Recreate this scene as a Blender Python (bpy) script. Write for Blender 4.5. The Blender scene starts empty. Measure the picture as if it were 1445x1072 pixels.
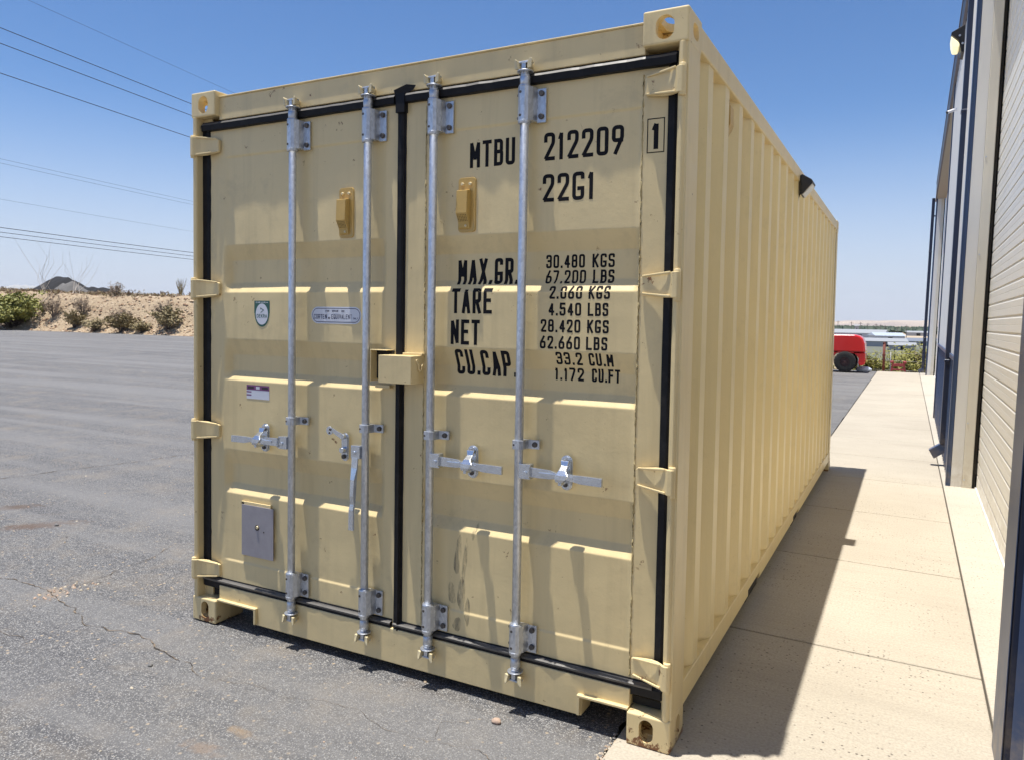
import bpy, bmesh, math, random
from mathutils import Vector, Matrix, noise
R = math.radians
S = bpy.context.scene
COL = S.collection
random.seed(7)

# ------------------------------------------------------------------ camera
cam = bpy.data.cameras.new('camera'); camo = bpy.data.objects.new('camera', cam); COL.objects.link(camo)
YAW, PIT, ROL = -0.4848, -0.0466, 0.0165
F_ = Vector((math.sin(YAW)*math.cos(PIT), math.cos(YAW)*math.cos(PIT), math.sin(PIT)))
R_ = Vector((math.cos(YAW), -math.sin(YAW), 0)); U_ = R_.cross(F_)
R2 = R_*math.cos(ROL)+U_*math.sin(ROL); U2 = -R_*math.sin(ROL)+U_*math.cos(ROL)
CP = Vector((3.1305, -2.5631, 1.5236))
camo.matrix_world = Matrix(((R2.x, U2.x, -F_.x, CP.x), (R2.y, U2.y, -F_.y, CP.y), (R2.z, U2.z, -F_.z, CP.z), (0, 0, 0, 1)))
cam.sensor_width = 36; cam.lens = 1065.88/1445*36
cam.shift_x = 1.8/1445; cam.shift_y = -35.93/1445
cam.clip_start = 0.05; cam.clip_end = 60000
S.camera = camo
# ------------------------------------------------------------------ world / sun / exposure
SD = Vector((-0.134, -0.074, 1.0)).normalized()
ELEV = math.asin(SD.z)
w = bpy.data.worlds.new('World'); S.world = w; w.use_nodes = True
nt = w.node_tree; nt.nodes.clear()
sky = nt.nodes.new('ShaderNodeTexSky'); sky.sky_type = 'NISHITA'; sky.sun_disc = False
sky.sun_elevation = ELEV; sky.sun_rotation = math.atan2(SD.x, SD.y)
sky.air_density = 1.0; sky.dust_density = 0.6; sky.ozone_density = 0.9; sky.altitude = 1200
bg = nt.nodes.new('ShaderNodeBackground'); bg.inputs[1].default_value = 0.091
ow = nt.nodes.new('ShaderNodeOutputWorld')
hs = nt.nodes.new('ShaderNodeHueSaturation'); hs.inputs['Saturation'].default_value = 1.19
tn = nt.nodes.new('ShaderNodeMix'); tn.data_type = 'RGBA'; tn.blend_type = 'MULTIPLY'; tn.inputs[0].default_value = 1; tn.inputs[7].default_value = (0.985, 1.0, 1.085, 1)
nt.links.new(sky.outputs[0], tn.inputs[6]); nt.links.new(tn.outputs[2], hs.inputs['Color']); 
# dusty desert air close to the horizon
wtc = nt.nodes.new('ShaderNodeTexCoord'); wsp = nt.nodes.new('ShaderNodeSeparateXYZ'); nt.links.new(wtc.outputs['Generated'], wsp.inputs[0])
wmr = nt.nodes.new('ShaderNodeMapRange'); wmr.interpolation_type = 'SMOOTHSTEP'; nt.links.new(wsp.outputs[2], wmr.inputs[0])
wmr.inputs[1].default_value = -0.02; wmr.inputs[2].default_value = 0.27; wmr.inputs[3].default_value = 0.92; wmr.inputs[4].default_value = 0.0
whz = nt.nodes.new('ShaderNodeMix'); whz.data_type = 'RGBA'; nt.links.new(wmr.outputs[0], whz.inputs[0]); nt.links.new(hs.outputs[0], whz.inputs[6]); whz.inputs[7].default_value = (4.75, 5.20, 6.30, 1)
nt.links.new(whz.outputs[2], bg.inputs[0]); nt.links.new(bg.outputs[0], ow.inputs[0])
sl = bpy.data.lights.new('sun', 'SUN'); sl.energy = 5.0; sl.angle = R(0.53); sl.color = (1.0, 0.955, 0.88)
so = bpy.data.objects.new('sun', sl); COL.objects.link(so); so.location = SD*60
so.rotation_euler = SD.to_track_quat('Z', 'Y').to_euler()
S.view_settings.view_transform = 'Standard'; S.view_settings.look = 'None'
S.view_settings.exposure = 0.54; S.view_settings.gamma = 1
try:
    S.cycles.max_bounces = 10; S.cycles.diffuse_bounces = 6
except Exception: pass

# ------------------------------------------------------------------ helpers
class MB:
    def __init__(s): s.v = []; s.f = []; s.m = []; s.sm = []
    def add(s, vs, fs, mi=0, smooth=False):
        o = len(s.v); s.v += [tuple(x) for x in vs]
        for f in fs: s.f.append([i+o for i in f]); s.m.append(mi); s.sm.append(smooth)
    def box(s, a, b, mi=0):
        (x0, y0, z0), (x1, y1, z1) = a, b
        s.add([(x0,y0,z0),(x1,y0,z0),(x1,y1,z0),(x0,y1,z0),(x0,y0,z1),(x1,y0,z1),(x1,y1,z1),(x0,y1,z1)],
              [(0,3,2,1),(4,5,6,7),(0,1,5,4),(1,2,6,5),(2,3,7,6),(3,0,4,7)], mi)
    def prism(s, pts, axis, a, b, mi=0, smooth=False):
        # pts 2D ccw; extruded along axis from a to b ; axis 'x': pts=(y,z)  'y': pts=(x,z)  'z': pts=(x,y)
        n = len(pts)
        def P(p, t):
            return {'x': (t, p[0], p[1]), 'y': (p[0], t, p[1]), 'z': (p[0], p[1], t)}[axis]
        vs = [P(p, a) for p in pts]+[P(p, b) for p in pts]
        fs = [tuple(range(n-1, -1, -1)), tuple(range(n, 2*n))]
        sd = [(i, (i+1) % n, n+(i+1) % n, n+i) for i in range(n)]
        s.add(vs, fs, mi); o = len(s.v)-2*n
        for f in sd: s.f.append([i+o for i in f]); s.m.append(mi); s.sm.append(smooth)
    def cyl(s, p0, p1, r0, r1=None, n=16, mi=0, cap=True, smooth=True):
        p0 = Vector(p0); p1 = Vector(p1); r1 = r0 if r1 is None else r1
        d = (p1-p0).normalized(); a = d.orthogonal().normalized(); b = d.cross(a)
        vs = []
        for p, r in ((p0, r0), (p1, r1)):
            for i in range(n):
                t = 2*math.pi*i/n; vs.append(p+a*math.cos(t)*r+b*math.sin(t)*r)
        s.add(vs, [(i, (i+1) % n, n+(i+1) % n, n+i) for i in range(n)], mi, smooth)
        if cap:
            o = len(s.v)-2*n
            s.f.append([o+i for i in range(n-1, -1, -1)]); s.m.append(mi); s.sm.append(False)
            s.f.append([o+n+i for i in range(n)]); s.m.append(mi); s.sm.append(False)
    def tube(s, pts, r, n=8, mi=0):
        pts = [Vector(p) for p in pts]; vs = []; k = len(pts)
        up = Vector((0, 0, 1))
        for i, p in enumerate(pts):
            d = (pts[min(i+1, k-1)]-pts[max(i-1, 0)]).normalized()
            a = d.cross(up); a = a.normalized() if a.length > 1e-4 else Vector((1, 0, 0)); b = d.cross(a)
            rr = r[i] if isinstance(r, (list, tuple)) else r
            for j in range(n):
                t = 2*math.pi*j/n; vs.append(p+a*math.cos(t)*rr+b*math.sin(t)*rr)
        fs = [(i*n+j, i*n+(j+1) % n, (i+1)*n+(j+1) % n, (i+1)*n+j) for i in range(k-1) for j in range(n)]
        s.add(vs, fs, mi, True); o = len(s.v)-k*n
        s.f.append([o+j for j in range(n)]); s.m.append(mi); s.sm.append(False)
        s.f.append([o+(k-1)*n+j for j in range(n-1, -1, -1)]); s.m.append(mi); s.sm.append(False)
    def grid(s, xs, ys, fn, mi=0, smooth=True, flip=False):
        o = len(s.v); nx, ny = len(xs), len(ys)
        for y in ys:
            for x in xs: s.v.append(tuple(fn(x, y)))
        for j in range(ny-1):
            for i in range(nx-1):
                q = [o+j*nx+i, o+j*nx+i+1, o+(j+1)*nx+i+1, o+(j+1)*nx+i]
                s.f.append(q[::-1] if flip else q); s.m.append(mi); s.sm.append(smooth)
    def build(s, name, mats, parent=None, bevel=0, seg=2, fixn=True, loc=None):
        me = bpy.data.meshes.new(name); me.from_pydata(s.v, [], s.f)
        if not isinstance(mats, (list, tuple)): mats = [mats]
        for m in mats: me.materials.append(m)
        me.polygons.foreach_set('material_index', s.m); me.polygons.foreach_set('use_smooth', s.sm)
        if fixn:
            bm = bmesh.new(); bm.from_mesh(me); bmesh.ops.recalc_face_normals(bm, faces=bm.faces); bm.to_mesh(me); bm.free()
        me.update()
        o = bpy.data.objects.new(name, me); COL.objects.link(o)
        if parent: o.parent = parent
        if loc: o.location = loc
        if bevel:
            b = o.modifiers.new('bevel', 'BEVEL'); b.width = bevel; b.segments = seg; b.limit_method = 'ANGLE'; b.angle_limit = R(35)
            b.harden_normals = False
        return o
def thing(name, label, cat, loc=(0, 0, 0), rz=0, group=None):
    o = bpy.data.objects.new(name, None); COL.objects.link(o); o.location = loc; o.rotation_euler = (0, 0, rz)
    o.empty_display_size = 0.3
    return tag(o, label, cat, group)
def tag(o, label, cat, group=None):
    o['label'] = label; o['category'] = cat
    if group: o['group'] = group
    return o
def struct(o, kind='structure'): o['kind'] = kind; return o
def dup(root, loc=None, rz=None, label=None, scale=None):
    r = root.copy(); COL.objects.link(r)
    if loc is not None: r.location = loc
    if rz is not None: r.rotation_euler = (0, 0, rz)
    if scale is not None: r.scale = scale
    if label: r['label'] = label
    for ch in list(root.children):
        c = ch.copy(); COL.objects.link(c); c.parent = r
        for g in list(ch.children):
            d = g.copy(); COL.objects.link(d); d.parent = c
    return r

# ------------------------------------------------------------------ materials
class NT:
    def __init__(s, name, rough=0.5, metal=0.0):
        s.m = bpy.data.materials.new(name); s.m.use_nodes = True; s.t = s.m.node_tree
        s.b = s.t.nodes['Principled BSDF']; s.b.inputs['Roughness'].default_value = rough; s.b.inputs['Metallic'].default_value = metal
        s.tc = s.n('ShaderNodeTexCoord').outputs['Object']
    def n(s, t, **k):
        x = s.t.nodes.new(t)
        for a, b in k.items(): setattr(x, a, b)
        return x
    def l(s, a, b): s.t.links.new(a, b)
    def setin(s, node, i, v):
        if hasattr(v, 'node'): s.l(v, node.inputs[i])
        else: node.inputs[i].default_value = v
    def geo(s): return s.n('ShaderNodeNewGeometry').outputs['Position']
    def mapv(s, v, sc=(1, 1, 1), rot=(0, 0, 0), loc=(0, 0, 0)):
        m = s.n('ShaderNodeMapping'); s.l(v, m.inputs[0]); m.inputs['Scale'].default_value = sc; m.inputs['Rotation'].default_value = rot; m.inputs['Location'].default_value = loc
        return m.outputs[0]
    def noise(s, v, scale, det=4, rough=0.55, dist=0):
        x = s.n('ShaderNodeTexNoise'); s.l(v, x.inputs['Vector']); x.inputs['Scale'].default_value = scale
        x.inputs['Detail'].default_value = det; x.inputs['Roughness'].default_value = rough; x.inputs['Distortion'].default_value = dist
        return x.outputs['Fac']
    def vor(s, v, scale, feat='F1', rnd=1.0, out='Distance'):
        x = s.n('ShaderNodeTexVoronoi', feature=feat); s.l(v, x.inputs['Vector']); x.inputs['Scale'].default_value = scale; x.inputs['Randomness'].default_value = rnd
        return x.outputs[out]
    def ramp(s, f, stops, interp='LINEAR'):
        x = s.n('ShaderNodeValToRGB'); s.l(f, x.inputs[0]); cr = x.color_ramp; cr.interpolation = interp
        while len(cr.elements) < len(stops): cr.elements.new(0.5)
        for e, (p, c) in zip(cr.elements, stops):
            e.position = p; e.color = (c, c, c, 1) if not isinstance(c, (tuple, list)) else tuple(c)+(1,)
        return x.outputs[0]
    def mix(s, f, a, b, mode='MIX'):
        x = s.n('ShaderNodeMix', data_type='RGBA', blend_type=mode)
        s.setin(x, 0, f)
        for i, v in ((6, a), (7, b)):
            if hasattr(v, 'node'): s.l(v, x.inputs[i])
            else: x.inputs[i].default_value = tuple(v)+(1,) if len(v) == 3 else v
        return x.outputs[2]
    def math(s, op, a, b=0.0, clamp=False):
        x = s.n('ShaderNodeMath', operation=op, use_clamp=clamp); s.setin(x, 0, a); s.setin(x, 1, b); return x.outputs[0]
    def sep(s, v):
        x = s.n('ShaderNodeSeparateXYZ'); s.l(v, x.inputs[0]); return x.outputs
    def col(s, c):
        if hasattr(c, 'node'): s.l(c, s.b.inputs['Base Color'])
        else: s.b.inputs['Base Color'].default_value = tuple(c)+(1,)
    def bump(s, h, st=0.3, dist=0.01, prev=None):
        x = s.n('ShaderNodeBump'); x.inputs['Strength'].default_value = st; x.inputs['Distance'].default_value = dist; s.l(h, x.inputs['Height'])
        if prev: s.l(prev, x.inputs['Normal'])
        s.l(x.outputs[0], s.b.inputs['Normal']); return x.outputs[0]
    def rough(s, f, a, b):
        x = s.n('ShaderNodeMapRange'); s.l(f, x.inputs[0]); x.inputs[3].default_value = a; x.inputs[4].default_value = b; s.l(x.outputs[0], s.b.inputs['Roughness'])

TAN = (0.735, 0.588, 0.315)
def paint_mat(name, base, rust=0.0, dirt=0.35, world=True, low=False):
    t = NT(name, 0.42); p = t.geo() if world else t.tc
    n1 = t.noise(p, 1.3, 5, 0.6)
    c = t.mix(t.ramp(n1, [(0.35, 0.0), (0.7, 1.0)]), tuple(x*0.94 for x in base), tuple(min(1, x*1.04) for x in base))
    st = t.noise(t.mapv(p, (14, 14, 0.9)), 1.0, 5, 0.65)          # vertical run marks
    c = t.mix(t.math('MULTIPLY', t.ramp(st, [(0.5, 0.0), (0.78, 1.0)]), dirt), c, tuple(x*0.62 for x in base))
    bl = t.noise(p, 6.0, 6, 0.7, 0.4)                              # blotchy grime
    c = t.mix(t.math('MULTIPLY', t.ramp(bl, [(0.56, 0.0), (0.75, 1.0)]), dirt*0.7), c, (0.30, 0.25, 0.16))
    sp = t.vor(p, 42.0); msk = t.ramp(t.noise(p, 3.1, 2), [(0.5, 0.0), (0.62, 1.0)])
    spk = t.math('MULTIPLY', t.ramp(sp, [(0.035, 1.0), (0.075, 0.0)]), msk)
    c = t.mix(t.math('MULTIPLY', spk, 0.55), c, (0.16, 0.10, 0.05))
    if rust:
        rn = t.noise(p, 16, 8, 0.72, 0.3)
        if low:      # rust has eaten the foot of the casting
            g_ = t.n('ShaderNodeMapRange'); t.l(t.sep(p)[2], g_.inputs[0]); g_.inputs[1].default_value = 0.05; g_.inputs[2].default_value = 0; g_.inputs[3].default_value = 0; g_.inputs[4].default_value = 0.12
            rn = t.math('ADD', rn, g_.outputs[0])
        rm = t.ramp(rn, [(0.66-rust*0.2, 0.0), (0.70-rust*0.2, 1.0)])
        rc = t.mix(t.noise(p, 60, 3), (0.10, 0.035, 0.012), (0.26, 0.11, 0.04))
        c = t.mix(rm, c, rc)
    t.col(c)
    t.rough(t.noise(p, 9, 4), 0.24, 0.46)
    h = t.noise(p, 85, 3, 0.6); h2 = t.noise(p, 5, 3, 0.5)
    b1 = t.bump(h, 0.10, 0.004); t.bump(h2, 0.25, 0.012, b1)
    return t.m
M_paint = paint_mat('tan_paint', TAN, rust=0.03)
M_side = paint_mat('tan_paint_side', (0.80, 0.645, 0.33), dirt=0.25)
M_cast = paint_mat('tan_paint_chipped', TAN, rust=0.18, dirt=0.4)
M_cast2 = paint_mat('tan_paint_rusty', TAN, rust=0.32, dirt=0.6, low=True)
M_mustard = paint_mat('mustard_paint', (0.52, 0.34, 0.10), dirt=0.3)
M_keeper = paint_mat('cream_paint', (0.66, 0.56, 0.34), dirt=0.2)
def simple(name, c, rough=0.5, metal=0.0, var=0.15, sc=8.0, bmp=0.0):
    t = NT(name, rough, metal); n = t.noise(t.tc, sc, 5, 0.6)
    t.col(t.mix(n, tuple(x*(1-var) for x in c), tuple(min(1, x*(1+var)) for x in c)))
    if bmp: t.bump(t.noise(t.tc, sc*6, 4), bmp, 0.005)
    return t.m
def galv():
    t = NT('galvanised_steel', 0.4, 0.85); p = t.geo()
    v = t.vor(t.mapv(p, (1, 1, 0.5), (0.5, 0.4, 0)), 130, out='Color'); vs = t.sep(v)[0]
    n = t.noise(t.mapv(p, (1, 1, 0.25), (0.6, 0.5, 0)), 60, 5, 0.7)
    c = t.mix(vs, (0.50, 0.53, 0.58), (0.64, 0.67, 0.72))
    c = t.mix(t.ramp(n, [(0.48, 0.0), (0.78, 0.5)]), c, (0.33, 0.33, 0.34))
    c = t.mix(t.math('MULTIPLY', t.ramp(t.noise(p, 7, 5), [(0.6, 0.0), (0.8, 1.0)]), 0.35), c, (0.22, 0.16, 0.10))
    t.col(c); t.rough(n, 0.26, 0.55); t.bump(n, 0.25, 0.002)
    return t.m
M_galv = galv()
M_zinc = simple('zinc_plated', (0.62, 0.66, 0.72), 0.25, 0.9, 0.2, 40, 0.15)
M_bolt = simple('dark_bolt', (0.10, 0.09, 0.085), 0.5, 0.5)
def rubber():
    t = NT('black_rubber', 0.55); p = t.geo(); n = t.noise(t.mapv(p, (3, 3, 3)), 6, 5, 0.65)
    c = t.mix(t.ramp(n, [(0.5, 0.0), (0.75, 1.0)]), (0.006, 0.006, 0.008), (0.022, 0.021, 0.021))
    t.col(c); t.rough(n, 0.5, 0.75); t.b.inputs['Specular IOR Level'].default_value = .3; t.bump(t.noise(p, 90, 3), 0.15, 0.002); return t.m
M_rub = rubber()
def decal(name, c, wear=0.5):
    t = NT(name, 0.8); t.b.inputs['Specular IOR Level'].default_value = .15; p = t.geo(); n = t.noise(p, 55, 6, 0.75)
    t.col(c); a = t.ramp(n, [(0.27, 1.0-wear), (0.36, 1.0)]); t.l(a, t.b.inputs['Alpha']); return t.m
M_ink = decal('black_lettering', (0.012, 0.012, 0.015), 0.35)
M_green = simple('sticker_green', (0.02, 0.10, 0.075), 0.35)
M_white = simple('sticker_white', (0.66, 0.68, 0.74), 0.35, var=0.05)
M_navyink = simple('sticker_navy_ink', (0.03, 0.035, 0.09), 0.4)
M_purple = simple('sticker_purple', (0.20, 0.06, 0.18), 0.4)
M_plate = simple('grey_aluminium_plate', (.34, .32, .34), 0.5, 0.25, 0.18, 20, 0.1)
M_black = simple('black_plastic', (0.015, 0.015, 0.017), 0.45)
M_dark = simple('dark_void', (0.02, 0.018, 0.015), 0.9)
M_seam = simple('weld_seam', (0.50, 0.40, 0.20), 0.6, var=0.3, sc=60, bmp=0.6)
def smudge():
    t = NT('grey_smudge', 0.6); p = t.geo(); n = t.noise(t.mapv(p, (1, 1, .16), (0, .12, 0)), 42, 6, 0.75, 0.3)
    t.col((0.15, 0.14, 0.12)); t.l(t.ramp(n, [(0.42, 0.0), (0.66, 0.62)]), t.b.inputs['Alpha']); return t.m
M_smudge = smudge()

# ------------------------------------------------------------------ stroke font
r = .30
G = {
 '0': [[(0,0,r),(1,0,r),(1,1,r),(0,1,r),'c']], 'O': [[(0,0,r),(1,0,r),(1,1,r),(0,1,r),'c']],
 '1': [[(.15,.84),(.55,1),(.55,0)]], '2': [[(0,.76),(0,1,r),(1,1,r),(1,.64,.2),(0,0),(1,0)]],
 '3': [[(0,.84),(0,1,r),(1,1,r),(1,.54,.2),(.35,.54)],[(.35,.54),(1,.54,.2),(1,0,r),(0,0,r),(0,.2)]],
 '4': [[(.74,0),(.74,1),(0,.26),(1,.26)]], '5': [[(.95,1),(.05,1),(0,.56),(1,.62,.25),(1,0,r),(0,0,r),(0,.2)]],
 '6': [[(.72,1),(0,.42,.15),(0,0,r),(1,0,r),(1,.52,.25),(.08,.52)]], '7': [[(0,1),(1,1),(.35,0)]],
 '8': [[(.04,.53,.18),(.96,.53,.18),(.96,1,r),(.04,1,r),'c'],[(0,0,r),(1,0,r),(1,.53,.22),(0,.53,.22),'c']],
 '9': [[(.28,0),(1,.58,.15),(1,1,r),(0,1,r),(0,.48,.25),(.92,.48)]],
 'A': [[(0,0),(.5,1),(1,0)],[(.17,.3),(.83,.3)]], 'B': [[(0,0),(0,1),(.95,1,r),(.95,.53,.2),(0,.53)],[(0,.53),(1,.53,.2),(1,0,r),(0,0)]],
 'C': [[(1,.80),(1,1,r),(0,1,r),(0,0,r),(1,0,r),(1,.20)]], 'D': [[(0,0),(0,1),(1,1,r),(1,0,r),(0,0),'c']],
 'E': [[(1,1),(0,1),(0,0),(1,0)],[(0,.53),(.8,.53)]], 'F': [[(1,1),(0,1),(0,0)],[(0,.53),(.8,.53)]],
 'G': [[(1,.86),(1,1,r),(0,1,r),(0,0,r),(1,0,r),(1,.40),(.60,.40)]], 'H': [[(0,0),(0,1)],[(1,0),(1,1)],[(0,.52),(1,.52)]],
 'I': [[(.5,0),(.5,1)]], 'K': [[(0,0),(0,1)],[(1,1),(0,.4)],[(.3,.56),(1,0)]], 'L': [[(0,1),(0,0),(1,0)]],
 'M': [[(0,0),(0,1),(.5,.3),(1,1),(1,0)]], 'N': [[(0,0),(0,1),(1,0),(1,1)]],
 'P': [[(0,0),(0,1),(1,1,r),(1,.46,r),(0,.46)]], 'Q': [[(0,0,r),(1,0,r),(1,1,r),(0,1,r),'c'],[(.6,.25),(1,-.05)]],
 'R': [[(0,0),(0,1),(1,1,r),(1,.48,r),(0,.48)],[(.5,.48),(1,0)]],
 'S': [[(1,.84),(1,1,r),(0,1,r),(0,.53,r),(1,.5,r),(1,0,r),(0,0,r),(0,.16)]], 'T': [[(0,1),(1,1)],[(.5,1),(.5,0)]],
 'U': [[(0,1),(0,0,r),(1,0,r),(1,1)]], 'V': [[(0,1),(.5,0),(1,1)]], 'X': [[(0,0),(1,1)],[(0,1),(1,0)]], 'Y': [[(0,1),(.5,.5),(1,1)],[(.5,.5),(.5,0)]],
 '.': [[(.5,.0),(.5,.035)]],
}
def rounded(pts, closed):
    out = []; n = len(pts)
    for i, p in enumerate(pts):
        P = Vector(p[:2]); rad = p[2] if len(p) > 2 else 0
        if rad and (closed or 0 < i < n-1):
            a = Vector(pts[i-1][:2])-P; b = Vector(pts[(i+1) % n][:2])-P
            d = min(rad, a.length*.499, b.length*.499); A = P+a.normalized()*d; B = P+b.normalized()*d
            for k in range(6):
                t = k/5; out.append(A*(1-t)**2+P*2*t*(1-t)+B*t*t)
        else: out.append(P)
    if closed: out.append(out[0].copy())
    return out
def glyph(mb, ch, x, z, w, h, st, surf, mi=0, step=0.006):
    iw, ih = w-st, h-st
    for pl in G[ch]:
        closed = pl[-1] == 'c'; raw = [p for p in pl if p != 'c']
        if closed and raw[0][:2] == raw[-1][:2]: raw = raw[:-1]
        pts0 = rounded([(p[0]*iw, p[1]*ih)+((p[2]*iw*1.25,) if len(p) > 2 else ()) for p in raw], closed)
        runs = [[pts0[0]]]
        for i in range(1, len(pts0)):
            runs[-1].append(pts0[i])
            if i < len(pts0)-1 and (pts0[i]-pts0[i-1]).length > 1e-6 and (pts0[i+1]-pts0[i]).length > 1e-6:
                if (pts0[i]-pts0[i-1]).normalized().dot((pts0[i+1]-pts0[i]).normalized()) < -.12: runs.append([pts0[i]])
        for ri, pts in enumerate(runs):
            loop = closed and len(runs) == 1
            if not loop:
                pts = [Vector(q) for q in pts]
                c0 = st*.5 if ri == 0 else st*.12; c1 = st*.5 if ri == len(runs)-1 else st*.12
                pts[0] = pts[0]-(pts[1]-pts[0]).normalized()*c0; pts[-1] = pts[-1]+(pts[-1]-pts[-2]).normalized()*c1
            stroke(mb, pts, loop, x, z, st, surf, mi, step)
def stroke(mb, pts, closed, x, z, st, surf, mi, step):
    if True:
        fine = [pts[0]]
        for a, b in zip(pts, pts[1:]):
            L = (b-a).length
            if L < 1e-6: continue
            k = max(1, int(L/step))
            for j in range(1, k+1): fine.append(a.lerp(b, j/k))
        n = len(fine); off = []
        for i in range(n):
            if closed and i in (0, n-1): d0 = (fine[-1]-fine[-2]).normalized(); d1 = (fine[1]-fine[0]).normalized()
            else:
                d0 = (fine[i]-fine[i-1]).normalized() if i else (fine[1]-fine[0]).normalized()
                d1 = (fine[i+1]-fine[i]).normalized() if i < n-1 else d0
            m = d0+d1
            m = m.normalized() if m.length > .2 else d0
            nn = Vector((-m.y, m.x)); k = 1/max(.5, nn.dot(Vector((-d0.y, d0.x)))) if i else 1
            off.append(nn*st*.5*k)
        vs = []
        for p, o in zip(fine, off):
            for q in (p+o, p-o):
                X, Z = x+st/2+q.x, z+st/2+q.y; vs.append((X, surf(X, Z), Z))
        mb.add(vs, [(2*i, 2*i+1, 2*i+3, 2*i+2) for i in range(n-1)], mi)
def text(mb, s, x0, x1, z, h, surf, st=None, mi=0, wr=None):
    st = st or h*.125
    ws = [(.35 if c in '.' else .55 if c == '1' else .5 if c == 'I' else 1.12 if c == 'M' else .8 if c == ' ' else 1.0) for c in s]
    n = len(s); gap = .27; tot = sum(ws)+gap*(n-1); u = (x1-x0)/tot; x = x0
    for c, wd in zip(s, ws):
        if c != ' ': glyph(mb, c, x, z, max(wd*u, st*1.05), h, st, surf)
        x += (wd+gap)*u

# =================================================================== GROUND
def hnoise(x, y, s, o=3): return noise.fractal(Vector((x*s, y*s, 3.7)), 1.0, 2.0, o)
def sstep(a, b, x): t = max(0, min(1, (x-a)/(b-a))); return t*t*(3-2*t)
def H(x, y):
    # desert terrain height: bank on the left, ground falling away beyond the lot on the right
    xx = x+.55*max(0, y-45); k = sstep(-14, -26, xx)
    zl = 0
    if y > 32.4:
        crest = 2.75+0.018*(-x-45)+0.25*hnoise(x, 10, .12)
        dip = sstep(-44.5, -40.5, x)
        prof = sstep(32.3, 36.3, y)
        zl = crest*prof*(1-.45*dip)+prof*(.16*hnoise(x, y, .6, 4)+.08*hnoise(x, y, 2.2, 3))
        zl += .45*crest*dip*sstep(40, 47, y)
        zl += sstep(60, 400, y)*(-3.0)
        zl += sstep(36, 60, y)*.35*hnoise(x, y, .08, 3)
    zr = 0
    if y > 25.6:
        zr = -1.7*sstep(25.8, 31, y)-4.6*sstep(31, 90, y)+.12*hnoise(x, y, .4, 3)*sstep(26, 30, y)
    z = zr*(1-k)+zl*k
    return z-0.06
def axis(a, pts):
    out = [a]
    for e, st in pts:
        while out[-1]+st < e: out.append(out[-1]+st)
        out.append(e)
    return out
xs = axis(-9000, [(-1200, 900), (-300, 90), (-90, 15), (-20, .42), (-12, 2.5), (12, 1.5), (60, 8), (300, 40), (9000, 900)])
ys = axis(-400, [(-20, 60), (24, 5), (32, 1.0), (41, .32), (60, 2), (140, 8), (700, 50), (9500, 800)])
def desert():
    t = NT('desert_soil', 0.95); p = t.geo()
    n1 = t.noise(p, .9, 6, .65); n2 = t.noise(p, 7, 5, .7)
    c = t.mix(t.ramp(n1, [(.3, 0.), (.7, 1.)]), (.35, .265, .17), (.46, .36, .235))
    c = t.mix(t.ramp(n2, [(.45, 0.), (.75, .6)]), c, (.27, .18, .125))
    v = t.vor(p, 4.5); c = t.mix(t.math('MULTIPLY', t.ramp(v, [(.10, 1.), (.22, 0.)]), .6), c, (.60, .50, .40))
    far = t.n('ShaderNodeMapRange'); t.l(t.sep(p)[1], far.inputs[0]); far.inputs[1].default_value = 38; far.inputs[2].default_value = 48
    scr = t.ramp(t.noise(p, 1.1, 5, .7), [(.42, 0.), (.6, .75)])
    c = t.mix(t.math('MULTIPLY', far.outputs[0], scr), c, (.16, .125, .07))
    t.col(c); t.bump(t.noise(p, 3.2, 8, .7), .9, .25); return t.m
mb = MB(); mb.grid(xs, ys, lambda x, y: (x, y, H(x, y)))
M_desert = desert()
struct(mb.build('desert_ground', M_desert, fixn=False))

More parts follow.
